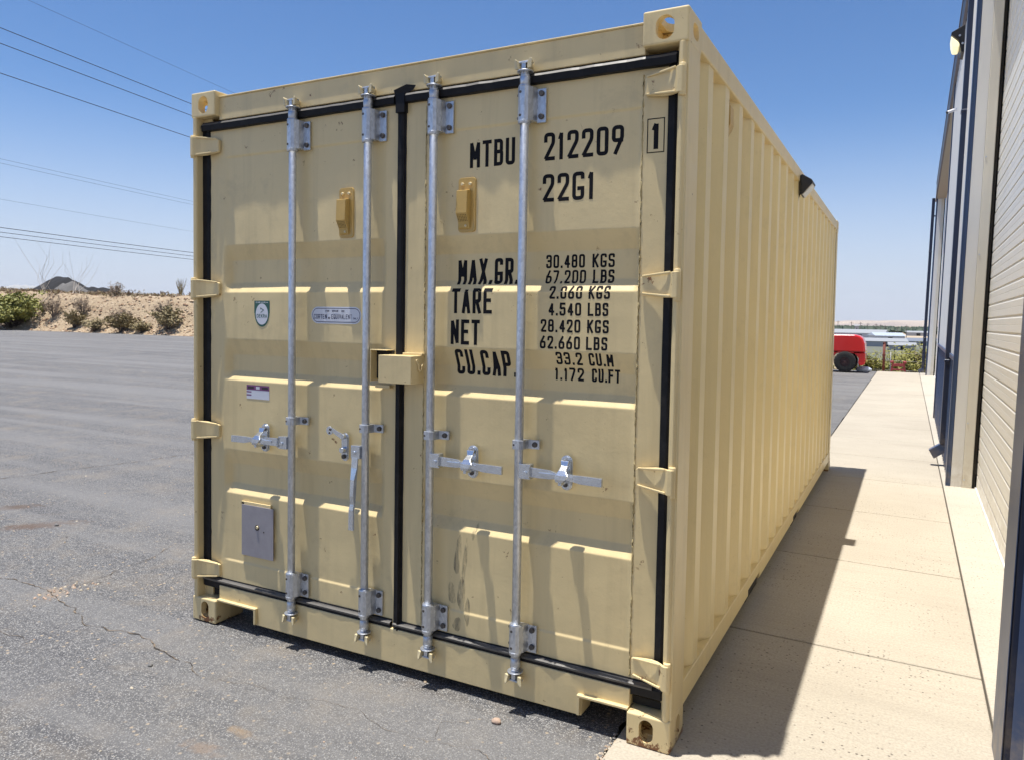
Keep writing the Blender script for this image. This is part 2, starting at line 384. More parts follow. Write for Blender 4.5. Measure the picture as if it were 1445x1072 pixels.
def asphalt():
    t = NT('asphalt', 0.85); p = t.geo()
    big = t.noise(p, .55, 5, .6); mid = t.noise(p, 5, 6, .7)
    c = t.mix(t.ramp(big, [(.3, 0.), (.7, 1.)]), (.072, .073, .077), (.110, .109, .112))
    c = t.mix(t.ramp(mid, [(.42, 0.), (.72, .45)]), c, (.175, .17, .16))
    fl = t.noise(t.mapv(p, (1, 2.2, 1)), 22, 6, .75); c = t.mix(t.ramp(fl, [(.36, .6), (.5, 0.)]), c, (.045, .045, .05)); c = t.mix(t.ramp(fl, [(.54, 0.), (.68, .6)]), c, (.24, .235, .225))
    fl2 = t.noise(t.mapv(p, (.12, .5, 1)), 3.4, 9, .78); c = t.mix(t.ramp(fl2, [(.38, .65), (.52, 0.)]), c, (.055, .055, .062))
    # exposed stones
    wv = t.n('ShaderNodeTexNoise'); t.l(p, wv.inputs['Vector']); wv.inputs['Scale'].default_value = 60
    ag = t.vor(p, 125, out='Color'); agd = t.vor(p, 125)
    s = t.sep(ag); m = t.math('MULTIPLY', t.ramp(s[0], [(.62, 0.), (.66, 1.)]), t.ramp(agd, [(.28, 1.), (.42, 0.)]))
    sc = t.mix(s[1], (.19, .19, .20), (.40, .37, .32)); c = t.mix(m, c, sc)
    ag2 = t.vor(p, 230, out='Color'); s2 = t.sep(ag2); c = t.mix(t.ramp(s2[0], [(.0, .7), (.5, 0.)]), c, (.05, .05, .055))
    c = t.mix(t.ramp(s2[2], [(.78, 0.), (.95, .7)]), c, (.40, .395, .385))
    # tan stones in patches
    bigs = t.vor(p, 34, out='Color'); bd = t.vor(p, 34); b = t.sep(bigs)
    pm = t.ramp(t.noise(p, 1.6, 4), [(.40, 0.15), (.56, 1.)])
    m2 = t.math('MULTIPLY', t.math('MULTIPLY', t.ramp(b[0], [(.80, 0.), (.82, 1.)]), t.ramp(bd, [(.14, 1.), (.30, 0.)])), pm)
    c = t.mix(m2, c, (.42, .33, .225))
    # dusty sand patches
    du = t.noise(p, 2.4, 7, .72, .4); c = t.mix(t.ramp(du, [(.50, 0.), (.72, .5)]), c, (.25, .21, .16))
    # named brown stains
    for (sx, sy, rx, ry, an, col) in ((-2.33, .60, .34, .11, .9, (.10, .055, .03)), (-3.0, .80, .24, .10, .9, (.09, .055, .035)),
                                  (1.02, -.62, .08, .03, 0, (.26, .17, .08)), (.98, -.76, .11, .04, 0, (.22, .14, .08)), (1.9, -.40, .1, .02, .2, (.22, .17, .11)), (-.94, -.13, .07, .13, .9, (.33, .24, .16))):
        q = t.mapv(p, (1, 1, 0), (0, 0, 0), (-sx, -sy, 0)); q = t.mapv(q, (1, 1, 1), (0, 0, -an)); q = t.mapv(q, (1/rx, 1/ry, 0))
        ln = t.n('ShaderNodeVectorMath', operation='LENGTH'); t.l(q, ln.inputs[0])
        d = t.math('ADD', ln.outputs['Value'], t.math('MULTIPLY', t.math('SUBTRACT', t.noise(p, 22, 5, .7), .5), 2.4))
        c = t.mix(t.math('MULTIPLY', t.math('MULTIPLY', t.ramp(d, [(.35, 1.), (1.25, 0.)]), .75), t.ramp(t.noise(t.mapv(p, (1, 2.5, 1)), 40, 5, .75), [(.30, .35), (.50, 1.)])), c, col)
    # tyre sweep marks far off
    y = t.noise(t.mapv(p, (.06, 1.1, 1), (0, 0, -.12)), 1.0, 5, .6, .3); c = t.mix(t.ramp(y, [(.48, 0.), (.60, .6)]), c, (.19, .187, .185))
    t.col(c)
    hb = t.math('ADD', t.math('MULTIPLY', agd, -.6), t.noise(p, 160, 3))
    b1 = t.bump(hb, .9, .006); t.bump(mid, .35, .03, b1); return t.m
M_asph = asphalt()
mb = MB()
ya = [-40+i*1.0 for i in range(35)]+[-5+i*.03 for i in range(int(12/.03))]+[7+i*.3 for i in range(62)]
ya = [y for y in ya if y < 25.25]+[25.25]
va = []
for y in ya:
    x = 2.222+.018*noise.noise(Vector((y*5, 0, 1)))+.012*noise.noise(Vector((y*22, 4, 1))) + .0035*y*.0
    if -.6 < y < -.02: x += .015*noise.noise(Vector((y*9, 2, 8)))
    va.append((x, y, -.004))
mb.v = [(-12, ya[0], -.004)]+va+[(-12, ya[-1], -.004)]; mb.f = [list(range(len(mb.v)))]; mb.m = [0]; mb.sm = [False]
o = len(mb.v)
mb.add([(-260, -40, -.004), (-12.0, -40, -.004), (-12.0, 25.25, -.004), (-12.0, 32.4, -.004), (-260, 32.6, -.004)], [(0, 1, 2, 3, 4)])
mb.add([(-12.0, 25.25, -.004), (-7, 25.25, -.004), (-12, 32.4, -.004)], [(0, 1, 2)])
struct(mb.build('asphalt_lot', M_asph))
# cracks
def crack_mat():
    t = NT('crack_dirt', 0.95); p = t.geo(); n = t.noise(p, 30, 4)
    t.col(t.mix(t.ramp(n, [(.4, 0.), (.6, 1.)]), (.035, .028, .022), (.20, .155, .11))); return t.m
M_crack = crack_mat()
def crack(pts, wd):
    mb = MB(); P = [Vector((a, b, 0)) for a, b in pts]; fine = []
    for a, b in zip(P, P[1:]):
        k = max(2, int((b-a).length/.018))
        for j in range(k): fine.append(a.lerp(b, j/k))
    fine.append(P[-1]); vs = []
    for i, p in enumerate(fine):
        d = (fine[min(i+1, len(fine)-1)]-fine[max(i-1, 0)]).normalized(); nrm = Vector((-d.y, d.x, 0))
        q = p+nrm*(.05*noise.noise(p*3.0)+.028*noise.noise(p*11+Vector((5, 0, 0)))+.010*noise.noise(p*37))
        ww = wd*.62*max(.12, .55+1.0*noise.noise(p*16+Vector((0, 0, 9))))*min(1, i/6+.1, (len(fine)-1-i)/6+.1)
        vs += [q+nrm*ww+Vector((0, 0, -.0005)), q-nrm*ww+Vector((0, 0, -.0005))]
    mb.add(vs, [(2*i, 2*i+1, 2*i+3, 2*i+2) for i in range(len(fine)-1)])
    return struct(mb.build('asphalt_crack', M_crack))
crack([(-4.6, -.4), (-4.14, 1.3), (-4.02, 1.89), (-3.84, 2.52), (-3.75, 3.07), (-3.3, 5)], .013)
crack([(-1.9, -.25), (-1.38, -.13), (-.94, -.134), (-.86, -.146), (-.39, -.31), (-.06, -.25), (.18, -.31), (.54, -.38)], .0068)
crack([(.54, -.38), (.9, -.36), (1.27, -.30), (1.5, -.32), (1.66, -.33), (1.83, -.318), (2.05, -.42)], .0020)
crack([(-.93, -.12), (-.95, .17), (-1.0, .40), (-1.1, .8)], .0055)
crack([(-1.5, -.6), (-.9, -.5), (-.4, -.55)], .004)
crack([(1.66, -.33), (1.62, -.2), (1.75, -.1)], .003)

def concrete(name, a, b, broom=True):
    t = NT(name, 0.85); p = t.geo()
    n1 = t.noise(p, .8, 5, .6)
    c = t.mix(t.ramp(n1, [(.3, 0.), (.72, 1.)]), a, b)
    st = t.noise(t.mapv(p, (2.2, 60, 1)), 1.0, 5, .65); c = t.mix(t.ramp(st, [(.42, 0.), (.75, .30)]), c, tuple(x*.74 for x in a))
    st2 = t.noise(t.mapv(p, (.5, 4, 1)), 1.0, 5, .65); c = t.mix(t.ramp(st2, [(.50, 0.), (.75, .32)]), c, tuple(x*.72 for x in a))
    fine = t.noise(p, 95, 4, .7); c = t.mix(t.ramp(fine, [(.40, .35), (.58, 0.)]), c, tuple(x*.55 for x in a))
    pv = t.vor(p, 46); pc = t.sep(t.vor(p, 46, out='Color'))[0]
    pm = t.ramp(t.noise(p, 2.2, 4), [(.42, .15), (.62, 1.)])
    pit = t.math('MULTIPLY', t.math('MULTIPLY', t.ramp(pv, [(.15, 1.), (.24, 0.)]), t.ramp(pc, [(.45, 0.), (.5, 1.)])), pm)
    c = t.mix(pit, c, (.10, .085, .07))
    t.col(c)
    h = t.math('ADD', t.math('MULTIPLY', st, .35), t.math('MULTIPLY', pit, -1.2)); b1 = t.bump(h, .5, .004); t.bump(fine, .5, .003, b1)
    return t.m
M_conc = concrete('concrete', (.39, .347, .278), (.47, .424, .345))
M_conc2 = concrete('concrete_apron', (.43, .39, .325), (.50, .465, .39))
mb = MB(); jy = [-9.07+1.4725*i for i in range(24)]
jy = [y for y in jy if y < 25.3]; jy[-1] = 25.35 if 25.35-jy[-1] < .8 else jy[-1]
if jy[-1] < 25.3: jy.append(25.35)
for a, b in zip(jy, jy[1:]):
    sk = -.035
    x0, x1 = 2.235, 3.463
    g = .005
    mb.prism([(x0, a+g+.035), (x1, a+g-.0), (x1, b-g), (x0, b-g+.035)], 'z', -.12, 0)
struct(mb.build('concrete_walkway', M_conc, bevel=.006, seg=2))
mb = MB(); mb.prism([(3.471, -9), (4.6, -9), (4.6, 25.35), (3.471, 25.35)], 'z', -.12, .0015)
struct(mb.build('concrete_apron', M_conc2, bevel=.006))
mb = MB(); mb.box((2.16, -9, -.13), (3.6, 25.3, -.035)); struct(mb.build('joint_dirt', simple('joint_dirt', (.10, .085, .065), .95, bmp=.5)))
# gravel crumbs at the pavement edge and over the lot
def stones(spots, name, mats, kind='stuff'):
    mb = MB()
    for (x, y, z, s) in spots:
        n = 6; vs = []
        a0 = random.random()*6
        for k in range(n): vs.append((x+s*math.cos(a0+k)*random.uniform(.7, 1.1), y+s*math.sin(a0+k)*random.uniform(.6, 1), z+s*random.uniform(-.05, .25)))
        for k in range(3): vs.append((x+s*.55*math.cos(a0+2*k), y+s*.5*math.sin(a0+2*k), z+s*random.uniform(.45, .85)))
        bm = bmesh.new()
        for v in vs: bm.verts.new(v)
        bmesh.ops.convex_hull(bm, input=bm.verts); bm.verts.ensure_lookup_table(); bm.verts.index_update()
        mb.add([v.co[:] for v in bm.verts], [[v.index for v in f.verts] for f in bm.faces], random.randrange(len(mats))); bm.free()
    o = mb.build(name, mats, fixn=False); o['kind'] = kind; return o
MS = [simple('stone_tan', (.42, .33, .23), .9, sc=30), simple('stone_grey', (.16, .155, .15), .9, sc=30), simple('stone_pink', (.40, .29, .22), .9, sc=30), simple('stone_pale', (.50, .44, .35), .9, sc=30)]
sp = []
for i in range(420):
    y = random.uniform(-1.2, 9) if i > 170 else random.uniform(-.35, .05); sp.append((2.228+random.gauss(0, .012)+.002, y, -.004, random.uniform(.002, .007)))
for i in range(500):
    sp.append((random.uniform(-6, 2.1), random.uniform(-2.2, 8), -.004, random.choice([.003, .004, .005, .006, .009])))
for i in range(60):
    sp.append((-.92+random.gauss(0, .06), -.1+random.gauss(0, .09), -.004, random.uniform(.004, .012)))
stones(sp, 'gravel', MS)
# the single pebble
def pebble(x, y, s, label, mat):
    mb = MB(); bm = bmesh.new(); bmesh.ops.create_icosphere(bm, subdivisions=3, radius=1)
    for v in bm.verts:
        q = v.co*(1+.22*noise.noise(v.co*1.3+Vector((x, y, 0)))+.08*noise.noise(v.co*3)); v.co = Vector((q.x*s, q.y*s*.8, q.z*s*.62+s*.5))
    mb.add([v.co[:] for v in bm.verts], [[v.index for v in f.verts] for f in bm.faces], 0, True); bm.free()
    return tag(mb.build('pebble', mat, loc=(x, y, -.006)), label, 'stone')
pebble(1.80, -.105, .019, 'pinkish tan pebble lying on the asphalt in front of the container sill', MS[2])
pebble(-2.22, .66, .016, 'small dark stone beside the brown stain at the left of the asphalt', MS[1])
pebble(.27, -.44, .012, 'small dark flat stone on the cracked asphalt below the left container corner', MS[1])

# ---- left bank: rubble and plants
sp = []
for i in range(5200):
    x = random.uniform(-78, -37) if i < 4600 else random.uniform(-37, -22); y = 32.5+abs(random.gauss(0, 2.6)); s = random.choice([.04, .05, .06, .07, .09, .15]) * random.uniform(.7, 1.2)
    sp.append((x, y, H(x, y)-.02, s))
stones(sp, 'rubble', [simple('rubble_tan', (.44, .33, .22), .95, sc=9), simple('rubble_sand', (.52, .41, .29), .95, sc=9), simple('rubble_brown', (.26, .16, .10), .95, sc=9), simple('rubble_orange', (.34, .23, .14), .95, sc=9)])
def leafmat(name, a, b):
    t = NT(name, .7); n = t.noise(t.tc, 3.2, 3); t.col(t.mix(t.ramp(n, [(.35, 0.), (.65, 1.)]), a, b))
    return t.m
L_lime = leafmat('leaf_yellow_green', (.13, .14, .025), (.31, .29, .06))
L_olive = leafmat('leaf_olive', (.16, .125, .055), (.34, .27, .13))
L_dry = leafmat('leaf_dry_brown', (.14, .095, .06), (.26, .19, .12))
M_twig = simple('twig_bark', (.11, .08, .06), .9)
M_twigp = simple('twig_grey', (.24, .20, .17), .9)
def bush(name, w, h, nst, nleaf, ls, mat, twig, label, loc, seed, group=None, open_=.0, link=True):
    rnd = random.Random(seed); t = thing(name, label, name.replace('_', ' ').split()[-1], loc, rnd.uniform(0, 6), group)
    st = MB(); lf = MB(); ends = []
    for i in range(nst):
        a = rnd.uniform(0, 6.283); sp_ = rnd.uniform(.15, 1)*w*.5; hh = h*rnd.uniform(.55, 1)*(1-.35*(sp_/(w*.5))**2)
        p0 = Vector((rnd.gauss(0, .04*w), rnd.gauss(0, .04*w), -.05)); p2 = Vector((math.cos(a)*sp_, math.sin(a)*sp_, hh))
        p1 = p0.lerp(p2, .5)+Vector((math.cos(a)*sp_*.12, math.sin(a)*sp_*.12, hh*.10))
        pts = [p0*(1-u)**2+p1*2*u*(1-u)+p2*u*u for u in (0, .25, .5, .75, 1)]
        st.tube(pts, [h*.012*(1-.75*u) for u in (0, .25, .5, .75, 1)], 4)
        for k in range(3):
            u = rnd.uniform(.3, .95); q = p0*(1-u)**2+p1*2*u*(1-u)+p2*u*u
            e = q+Vector((rnd.gauss(0, .12*w), rnd.gauss(0, .12*w), rnd.uniform(0, .18*h))); st.tube([q, e], [h*.006, h*.002], 3); ends.append((q, e))
        ends.append((pts[2], pts[4]))
    for i in range(nleaf):
        q, e = rnd.choice(ends); u = rnd.uniform(open_, 1.08); c = q.lerp(e, u)+Vector((rnd.gauss(0, .03*w), rnd.gauss(0, .03*w), rnd.gauss(0, .03*h)))
        if c.z < .01: continue
        s_ = ls*rnd.uniform(.5, 1.3); ax = Vector((rnd.gauss(0, 1), rnd.gauss(0, 1), rnd.gauss(.3, 1))).normalized(); bx = ax.orthogonal().normalized()*s_*.45; ax = ax*s_
        lf.add([c-ax*.5, c+bx, c+ax*.6, c-bx], [(0, 1, 2, 3)])
    st.build('stems', twig, t, fixn=False); lf.build('leaves', mat, t, fixn=False)
    return t
def on(x, y): return (x, y, H(x, y))
b1 = bush('green_bush', 6.6, 3.0, 46, 9000, .20, L_lime, M_twig, 'large yellow green bush at the far left edge, at the foot of the bank', on(-61.4, 33.0), 1)
b2 = bush('desert_shrub', 2.0, 1.4, 30, 1350, .12, L_olive, M_twig, 'olive shrub at the foot of the bank, next right of the large green bush', on(-53.6, 33.2), 2)
shr = 'olive desert shrubs on the stony bank'
b2['group'] = shr
dup(b2, on(-50.6, 32.9), 2.1, 'low pale olive shrub between two darker ones at the asphalt edge', (1.15, 1, .75))
dup(b2, on(-47.6, 32.9), 4.0, 'widest dark olive shrub at the asphalt edge, middle of the bank', (1.5, 1.1, 1.0))
dup(b2, on(-45.4, 32.9), 1.0, 'small dark olive shrub touching the right of the widest one', (.9, .9, .6))
dup(b2, on(-43.2, 33.3), 3.0, 'rounded olive shrub at the bank foot nearest the container', (1.4, 1.1, 1.25))
dup(b2, on(-46.0, 38.8), 5.0, 'green shrub on the bank top close to the spiky yucca', (.9, .9, .55))
dup(b2, on(-40.4, 35.2), .4, 'yellowish shrub high on the bank right beside the container edge', (1.2, 1, .7))
dry = bush('dry_shrub', 1.9, 1.9, 34, 700, .10, L_dry, M_twigp, 'leafless brown shrub rising behind the large green bush', on(-57.6, 34.0), 3, 'dry brown shrubs on the stony bank')
dup(dry, on(-54.2, 34.2), 1.4, 'thin brown shrub standing behind the first olive shrub', (.9, .9, .9))
dup(dry, on(-53.6, 36.6), 2.4, 'dry shrub on the bank crest below the dark heap', (.8, .8, .7))
dup(dry, on(-48.8, 33.6), 2.9, 'reddish brown dry shrub left of the widest olive shrub', (.9, .9, .75))
dup(dry, on(-44.2, 33.9), .9, 'sparse dry shrub just behind the rounded olive shrub', (.8, .8, .9))
M_twigs = simple('twig_pale', (.42, .37, .32), .9)
def wand(name, label, loc, n, h, sp_, mat, rad, seed, leaves=0):
    rnd = random.Random(seed); mb = MB()
    for i in range(n):
        a = rnd.uniform(0, 6.28); s_ = sp_*rnd.uniform(.2, 1); hh = h*rnd.uniform(.6, 1)
        j = lambda q: Vector((rnd.gauss(0, q), rnd.gauss(0, q), 0))
        pts = [Vector((0, 0, -.1))+j(.1*sp_), Vector((math.cos(a)*s_*.3, math.sin(a)*s_*.3, hh*.35))+j(.07*sp_), Vector((math.cos(a)*s_*.7, math.sin(a)*s_*.7, hh*.7))+j(.08*sp_), Vector((math.cos(a)*s_, math.sin(a)*s_, hh))+j(.05*sp_)]
        mb.tube(pts, [rad, rad*.85, rad*.6, rad*.3], 4)
    return tag(mb.build(name, mat, loc=loc, fixn=False), label, 'plant')
wand('ocotillo', 'tall bare wand plant on the bank directly above the big green bush', on(-63.0, 36.5), 7, 5.2, 2.6, M_twigs, .016, 5)
wand('ocotillo', 'shorter bare wand plant right of the tall one, in front of the pale heap', on(-59.2, 36.7), 8, 4.3, 2.2, M_twigs, .014, 8)
wand('yucca', 'small spiky green yucca on top of the bank near the container', on(-47.2, 37.6), 22, 1.45, .6, L_olive, .024, 6)
# scrub cover along the crest
mb = MB(); rnd = random.Random(11)
for i in range(800):
    x = rnd.uniform(-92, -38) if i < 650 else rnd.uniform(-38, -22); y = 35.9+abs(rnd.gauss(0, 9)); z = H(x, y); hh = rnd.uniform(.12, .42); ww = rnd.uniform(.25, .7)
    for k in range(22):
        c = Vector((x+rnd.gauss(0, ww*.4), y+rnd.gauss(0, ww*.4), z+rnd.uniform(0, hh))); a = Vector((rnd.gauss(0, 1), rnd.gauss(0, 1), rnd.gauss(.6, 1))).normalized()*.13; b = a.orthogonal().normalized()*.035
        mb.add([c-a, c+b, c+a, c-b], [(0, 1, 2, 3)], rnd.choice([0, 0, 1]))
o = mb.build('dry_brush', [L_dry, L_olive], fixn=False); o['kind'] = 'stuff'
# heaps beyond the bank
def heap(name, label, cx, cy, prof, dep, mat, z0):
    # prof: list of (x, height) silhouette ridge; slopes fall to the front and back
    mb = MB(); xs_ = [prof[0][0]+(prof[-1][0]-prof[0][0])*i/90 for i in range(91)]
    def ridge(x):
        for (a, ha), (b, hb) in zip(prof, prof[1:]):
            if a <= x <= b: return ha+(hb-ha)*(x-a)/(b-a)
        return 0
    def fn(x, v):
        h = ridge(x)+.30*hnoise(x, 5, .7, 4); k = max(0, 1-abs(v)); y = cy+v*dep*(.35+h/10)
        return (x, y, z0+max(0, h)*k+.45*hnoise(x, y, .35, 4)*k)
    mb.grid(xs_, [-1+i/12 for i in range(25)], fn)
    return tag(mb.build(name, mat, fixn=False), label, 'heap')
M_coal = simple('dark_gravel', (.010, .010, .012), .95, var=.5, sc=1.2, bmp=.8)
M_gheap = simple('grey_gravel', (.12, .115, .11), .95, var=.4, sc=1.0, bmp=.8)
M_pheap = simple('pale_gravel', (.30, .31, .32), .95, var=.2, sc=1.0, bmp=.8)
heap('gravel_heap', 'large black gravel heap with a pointed top behind the stony bank', 0, 122, [(-218, .2), (-209, 5.7), (-202.3, 8.3), (-197.6, 8.1), (-193, 6.7), (-189.4, 5.5), (-186, 5.1), (-182.6, 5.5), (-179, 5.0), (-176.6, 4.4), (-174.3, 3.4), (-168, .1)], 13, M_coal, 2.6)
heap('gravel_heap', 'grey gravel heap leaning on the front of the black one', 0, 109, [(-190, .1), (-183.8, 4.3), (-178.7, 5.6), (-175.3, 6.6), (-172, 5.5), (-168.5, 4.1), (-165.9, 3.2), (-160, .1)], 8, M_gheap, 2.4)
heap('gravel_heap', 'low pale grey heap left of the black one', 0, 128, [(-262, .1), (-255, 6.6), (-240, 6.7), (-229.7, 7.3), (-224, 6.8), (-218, 6.2), (-208, .1)], 10, M_pheap, 2.0)
heap('gravel_heap', 'long low dark heap at the far left behind the pale one', 0, 150, [(-330, 3), (-300, 8.6), (-285, 9.0), (-270, 7.6), (-250, 7.2), (-244, .1)], 10, M_coal, 1.6)

# ---- far valley and hills
def farm():
    t = NT('far_hills', .95); p = t.geo(); n = t.noise(t.mapv(p, (1, 1, 4)), .0012, 6, .6); z = t.sep(p)[2]
    c = t.mix(t.ramp(n, [(.4, 0.), (.65, 1.)]), (.30, .24, .20), (.48, .38, .28)); t.col(c); return t.m
mb = MB()
def ridge_h(a):
    # a = azimuth degrees from +y, negative to the left
    base = 52+26*noise.noise(Vector((a*.09, 0, 0)))+16*noise.noise(Vector((a*.5, 2, 0)))
    return base+120*sstep(-38, -60, a)*(1+.25*noise.noise(Vector((a*.3, 5, 0))))
azs = [-100+i*.5 for i in range(301)]
def fh(a, k):
    d = [7200, 7700, 8300, 9500][k]; h = [-9, .55, 1.0, .2][k]; z = h if k == 0 else ridge_h(a)*h+(8*noise.noise(Vector((a*1.7, k*3, 1))))
    return (math.sin(R(a))*d, math.cos(R(a))*d, z)
mb.grid(azs, [0, 1, 2, 3], fh)
struct(mb.build('far_hills', farm(), fixn=False))
M_fieldg = simple('far_field_green', (.06, .085, .035), .95, var=.35, sc=.02)
M_fieldt = simple('far_field_tan', (.42, .34, .24), .95, var=.2, sc=.01)
M_fieldm = simple('far_field_grey', (.13, .135, .10), .95, var=.2, sc=.02)
def field(name, x0, x1, y0, y1, z, m):
    mb = MB(); mb.grid([x0+(x1-x0)*i/8 for i in range(9)], [y0+(y1-y0)*i/4 for i in range(5)], lambda x, y: (x, y, z)); struct(mb.build(name, m, fixn=False))
field('dirt_field', -400, 400, 520, 760, -6.1, M_fieldt)
field('grass_field', -300, 300, 180, 330, -6.1, M_fieldm)
field('dirt_yard', -120, 40, 330, 515, -6.1, simple('far_yard', (.36, .35, .33), .95, sc=.02))
mb = MB(); rnd = random.Random(5)
for i in range(2600):
    x = rnd.uniform(-300, 420); y = rnd.uniform(780, 1300); z = H(x, y); hh = rnd.uniform(5.2, 7.4)
    vs = []; n = 5
    for k in range(n): vs.append((x+rnd.uniform(2.5, 6)*math.cos(k*1.257), y+4*math.sin(k*1.257), z+hh*rnd.uniform(.2, .5)))
    vs += [(x+rnd.uniform(-2, 2), y, z+hh), (x, y, z-.3)]
    mb.add(vs, [(k, (k+1) % n, n) for k in range(n)]+[((k+1) % n, k, n+1) for k in range(n)])
o = mb.build('valley_orchard', leafmat('far_tree_green', (.018, .036, .018), (.035, .06, .028)), fixn=False); o['kind'] = 'stuff'
M_roof = simple('white_roof', (.30, .31, .32), .5, var=.05); M_wallg = simple('shed_wall', (.35, .36, .38), .7)
def shed(label, x, y, w, d, h, rh, rz=0, wall=None, roof=None):
    t = thing('long_shed', label, 'shed', (x, y, -6.2), rz)
    mb = MB(); mb.box((-w/2, -d/2, 0), (w/2, d/2, h)); mb.build('wall', wall or M_wallg, t)
    mb = MB(); mb.prism([(-d/2-.4, h+.01), (d/2+.4, h+.01), (0, h+rh)], 'x', -w/2-.5, w/2+.5); mb.build('roof', roof or M_roof, t)
    mb = MB()
    mb.v = []; mb.f = []; mb.m = []; mb.sm = []; mb.box((-w*.08, -d/2-.06, .05), (w*.08, -d/2-.01, h*.8)); mb.build('door', M_dark, t); return t
shed('long white roofed shed, nearest of the valley sheds, right of the red machine', -4.5, 300, 13, 9, 2.0, 1.1, .15)
shed('short white roofed shed just below and right of the longest one', 1.2, 262, 7, 6, 1.6, .9, .1)
shed('widest white roofed shed behind the red machine', -19, 420, 24, 14, 3.6, 1.8, -.1)
shed('pale grey roofed shed between the widest shed and the pole line', -6.0, 380, 12, 12, 3.0, 1.4, .3, roof=simple('grey_roof', (.40, .45, .52), .5))
shed('small white shed far off near the building corner', 9.2, 640, 16, 10, 2.6, 1.2)
shed('narrow white tank house standing tall above the red machine', -28.5, 560, 2.4, 2.4, 7.0, .8)
shed('dark roofed shed beside the building corner', 8.0, 330, 11, 12, 1.8, 1.2, 0, roof=simple('slate_roof', (.16, .18, .22), .6))
M_polew = simple('pole_wood', (.06, .05, .045), .9)
for i, (px, top, yy) in enumerate([(-35.6, 10.0, 500), (-26.2, 9.4, 470), (-22.0, 9.3, 480), (-18.6, 8.9, 490), (-14.6, 8.6, 500), (-12.4, 8.2, 510), (-9.8, 7.8, 500), (-3.1, 6.9, 500), (1.6, 8.0, 500), (10.6, 7.4, 500)]):
    mb = MB(); mb.cyl((0, 0, 0), (0, 0, top), .20, .13, 8); mb.box((-1.0, -.08, top-.9), (1.0, .08, top-.7))
    o = mb.build('utility_pole', M_polew, loc=(px, yy, -6.2))
    tag(o, ['first', 'second', 'third', 'fourth', 'fifth', 'sixth', 'seventh', 'eighth', 'ninth', 'last'][i]+' dark utility pole in the valley, counted from the container edge', 'pole', 'utility poles in the valley')
# nearer plants and ironwork beyond the walkway
bg1 = bush('green_bush', 2.5, 2.25, 44, 13000, .07, L_lime, M_twig, 'yellow green bush right of the thin red post, behind the walkway end', (2.9, 28.2, -1.25), 21, open_=.1)
bush('green_bush', 1.9, 1.7, 30, 8000, .07, L_lime, M_twig, 'yellow green bush between the red machine and the thin red post', (1.75, 28.0, -1.15), 23, open_=.25)
bush('green_bush', 1.8, 1.7, 26, 6500, .07, L_olive, M_twig, 'darker green bush behind the small red rack, next to the building corner', (3.75, 28.6, -1.2), 25, open_=.2)
bush('green_bush', 2.6, 1.2, 24, 2600, .07, L_lime, M_twig, 'low green bush hidden mostly behind the red machine', (.4, 28.8, -1.2), 26)
M_red = simple('faded_red_steel', (.30, .045, .05), .5, var=.25, sc=12)
M_rust = simple('rusty_red_post', (.17, .045, .03), .7, var=.3, sc=14)
mb = MB(); mb.cyl((0, 0, -.1), (0, 0, .98), .042, .042, 12); mb.cyl((0, 0, .98), (0, 0, 1.01), .05, .03, 12); mb.box((-.05, -.05, .55), (.05, .05, .6))
tag(mb.build('fence_post', M_rust, loc=(2.41, 25.55, -.05)), 'thin rusty red steel post at the end of the walkway', 'post')
rk = thing('steel_rack', 'small faded red steel rack at the walkway end, right of the red post', 'rack', (2.85, 25.45, -.02))
for s in (-1, 1):
    mb = MB(); mb.prism([(s*.20-.03, 0), (s*.20+.03, 0), (s*.16+.03, .30), (s*.16-.03, .30)], 'y', -.03, .03); mb.build('leg', M_red, rk, bevel=.006)
for z0, z1 in ((.06, .11), (.19, .28)):
    mb = MB(); mb.box((-.17, -.04, z0), (.17, .04, z1)); mb.build('crossbar', M_red, rk, bevel=.006)
for s in (-1, 1):
    mb = MB(); mb.cyl((s*.24, 0, .33), (s*.14, 0, .33), .045, .045, 12); mb.build('roller', M_red, rk)
# chain-link remains: low wire fence
fw = thing('wire_fence', 'low grey wire fence with thin posts behind the red rack', 'fence', (2.6, 26.3, -.3))
M_fg = simple('fence_grey', (.25, .25, .25), .5, .6)
for x in (-1.0, 0, 1.0, 2.0):
    mb = MB(); mb.cyl((x, 0, -.4), (x, 0, .9), .02, .02, 6); mb.build('post', M_fg, fw)
for z in (.05, .3, .62, .88):
    mb = MB(); mb.cyl((-1.0, 0, z), (2.0, 0, z-.02), .006, .006, 5); mb.build('wire', M_fg, fw)
sack = MB(); bm = bmesh.new(); bmesh.ops.create_icosphere(bm, subdivisions=3, radius=1)
for v in bm.verts: q = v.co*(1+.12*noise.noise(v.co*2)); v.co = Vector((q.x*.24, q.y*.16, max(-.02, q.z*.10+.07)))
sack.add([v.co[:] for v in bm.verts], [[v.index for v in f.verts] for f in bm.faces], 0, True); bm.free()
tag(sack.build('plastic_sack', simple('pale_plastic', (.55, .62, .72), .4), loc=(1.86, 24.6, 0)), 'pale grey plastic sack on the asphalt beside the rear wheel of the red machine', 'sack')

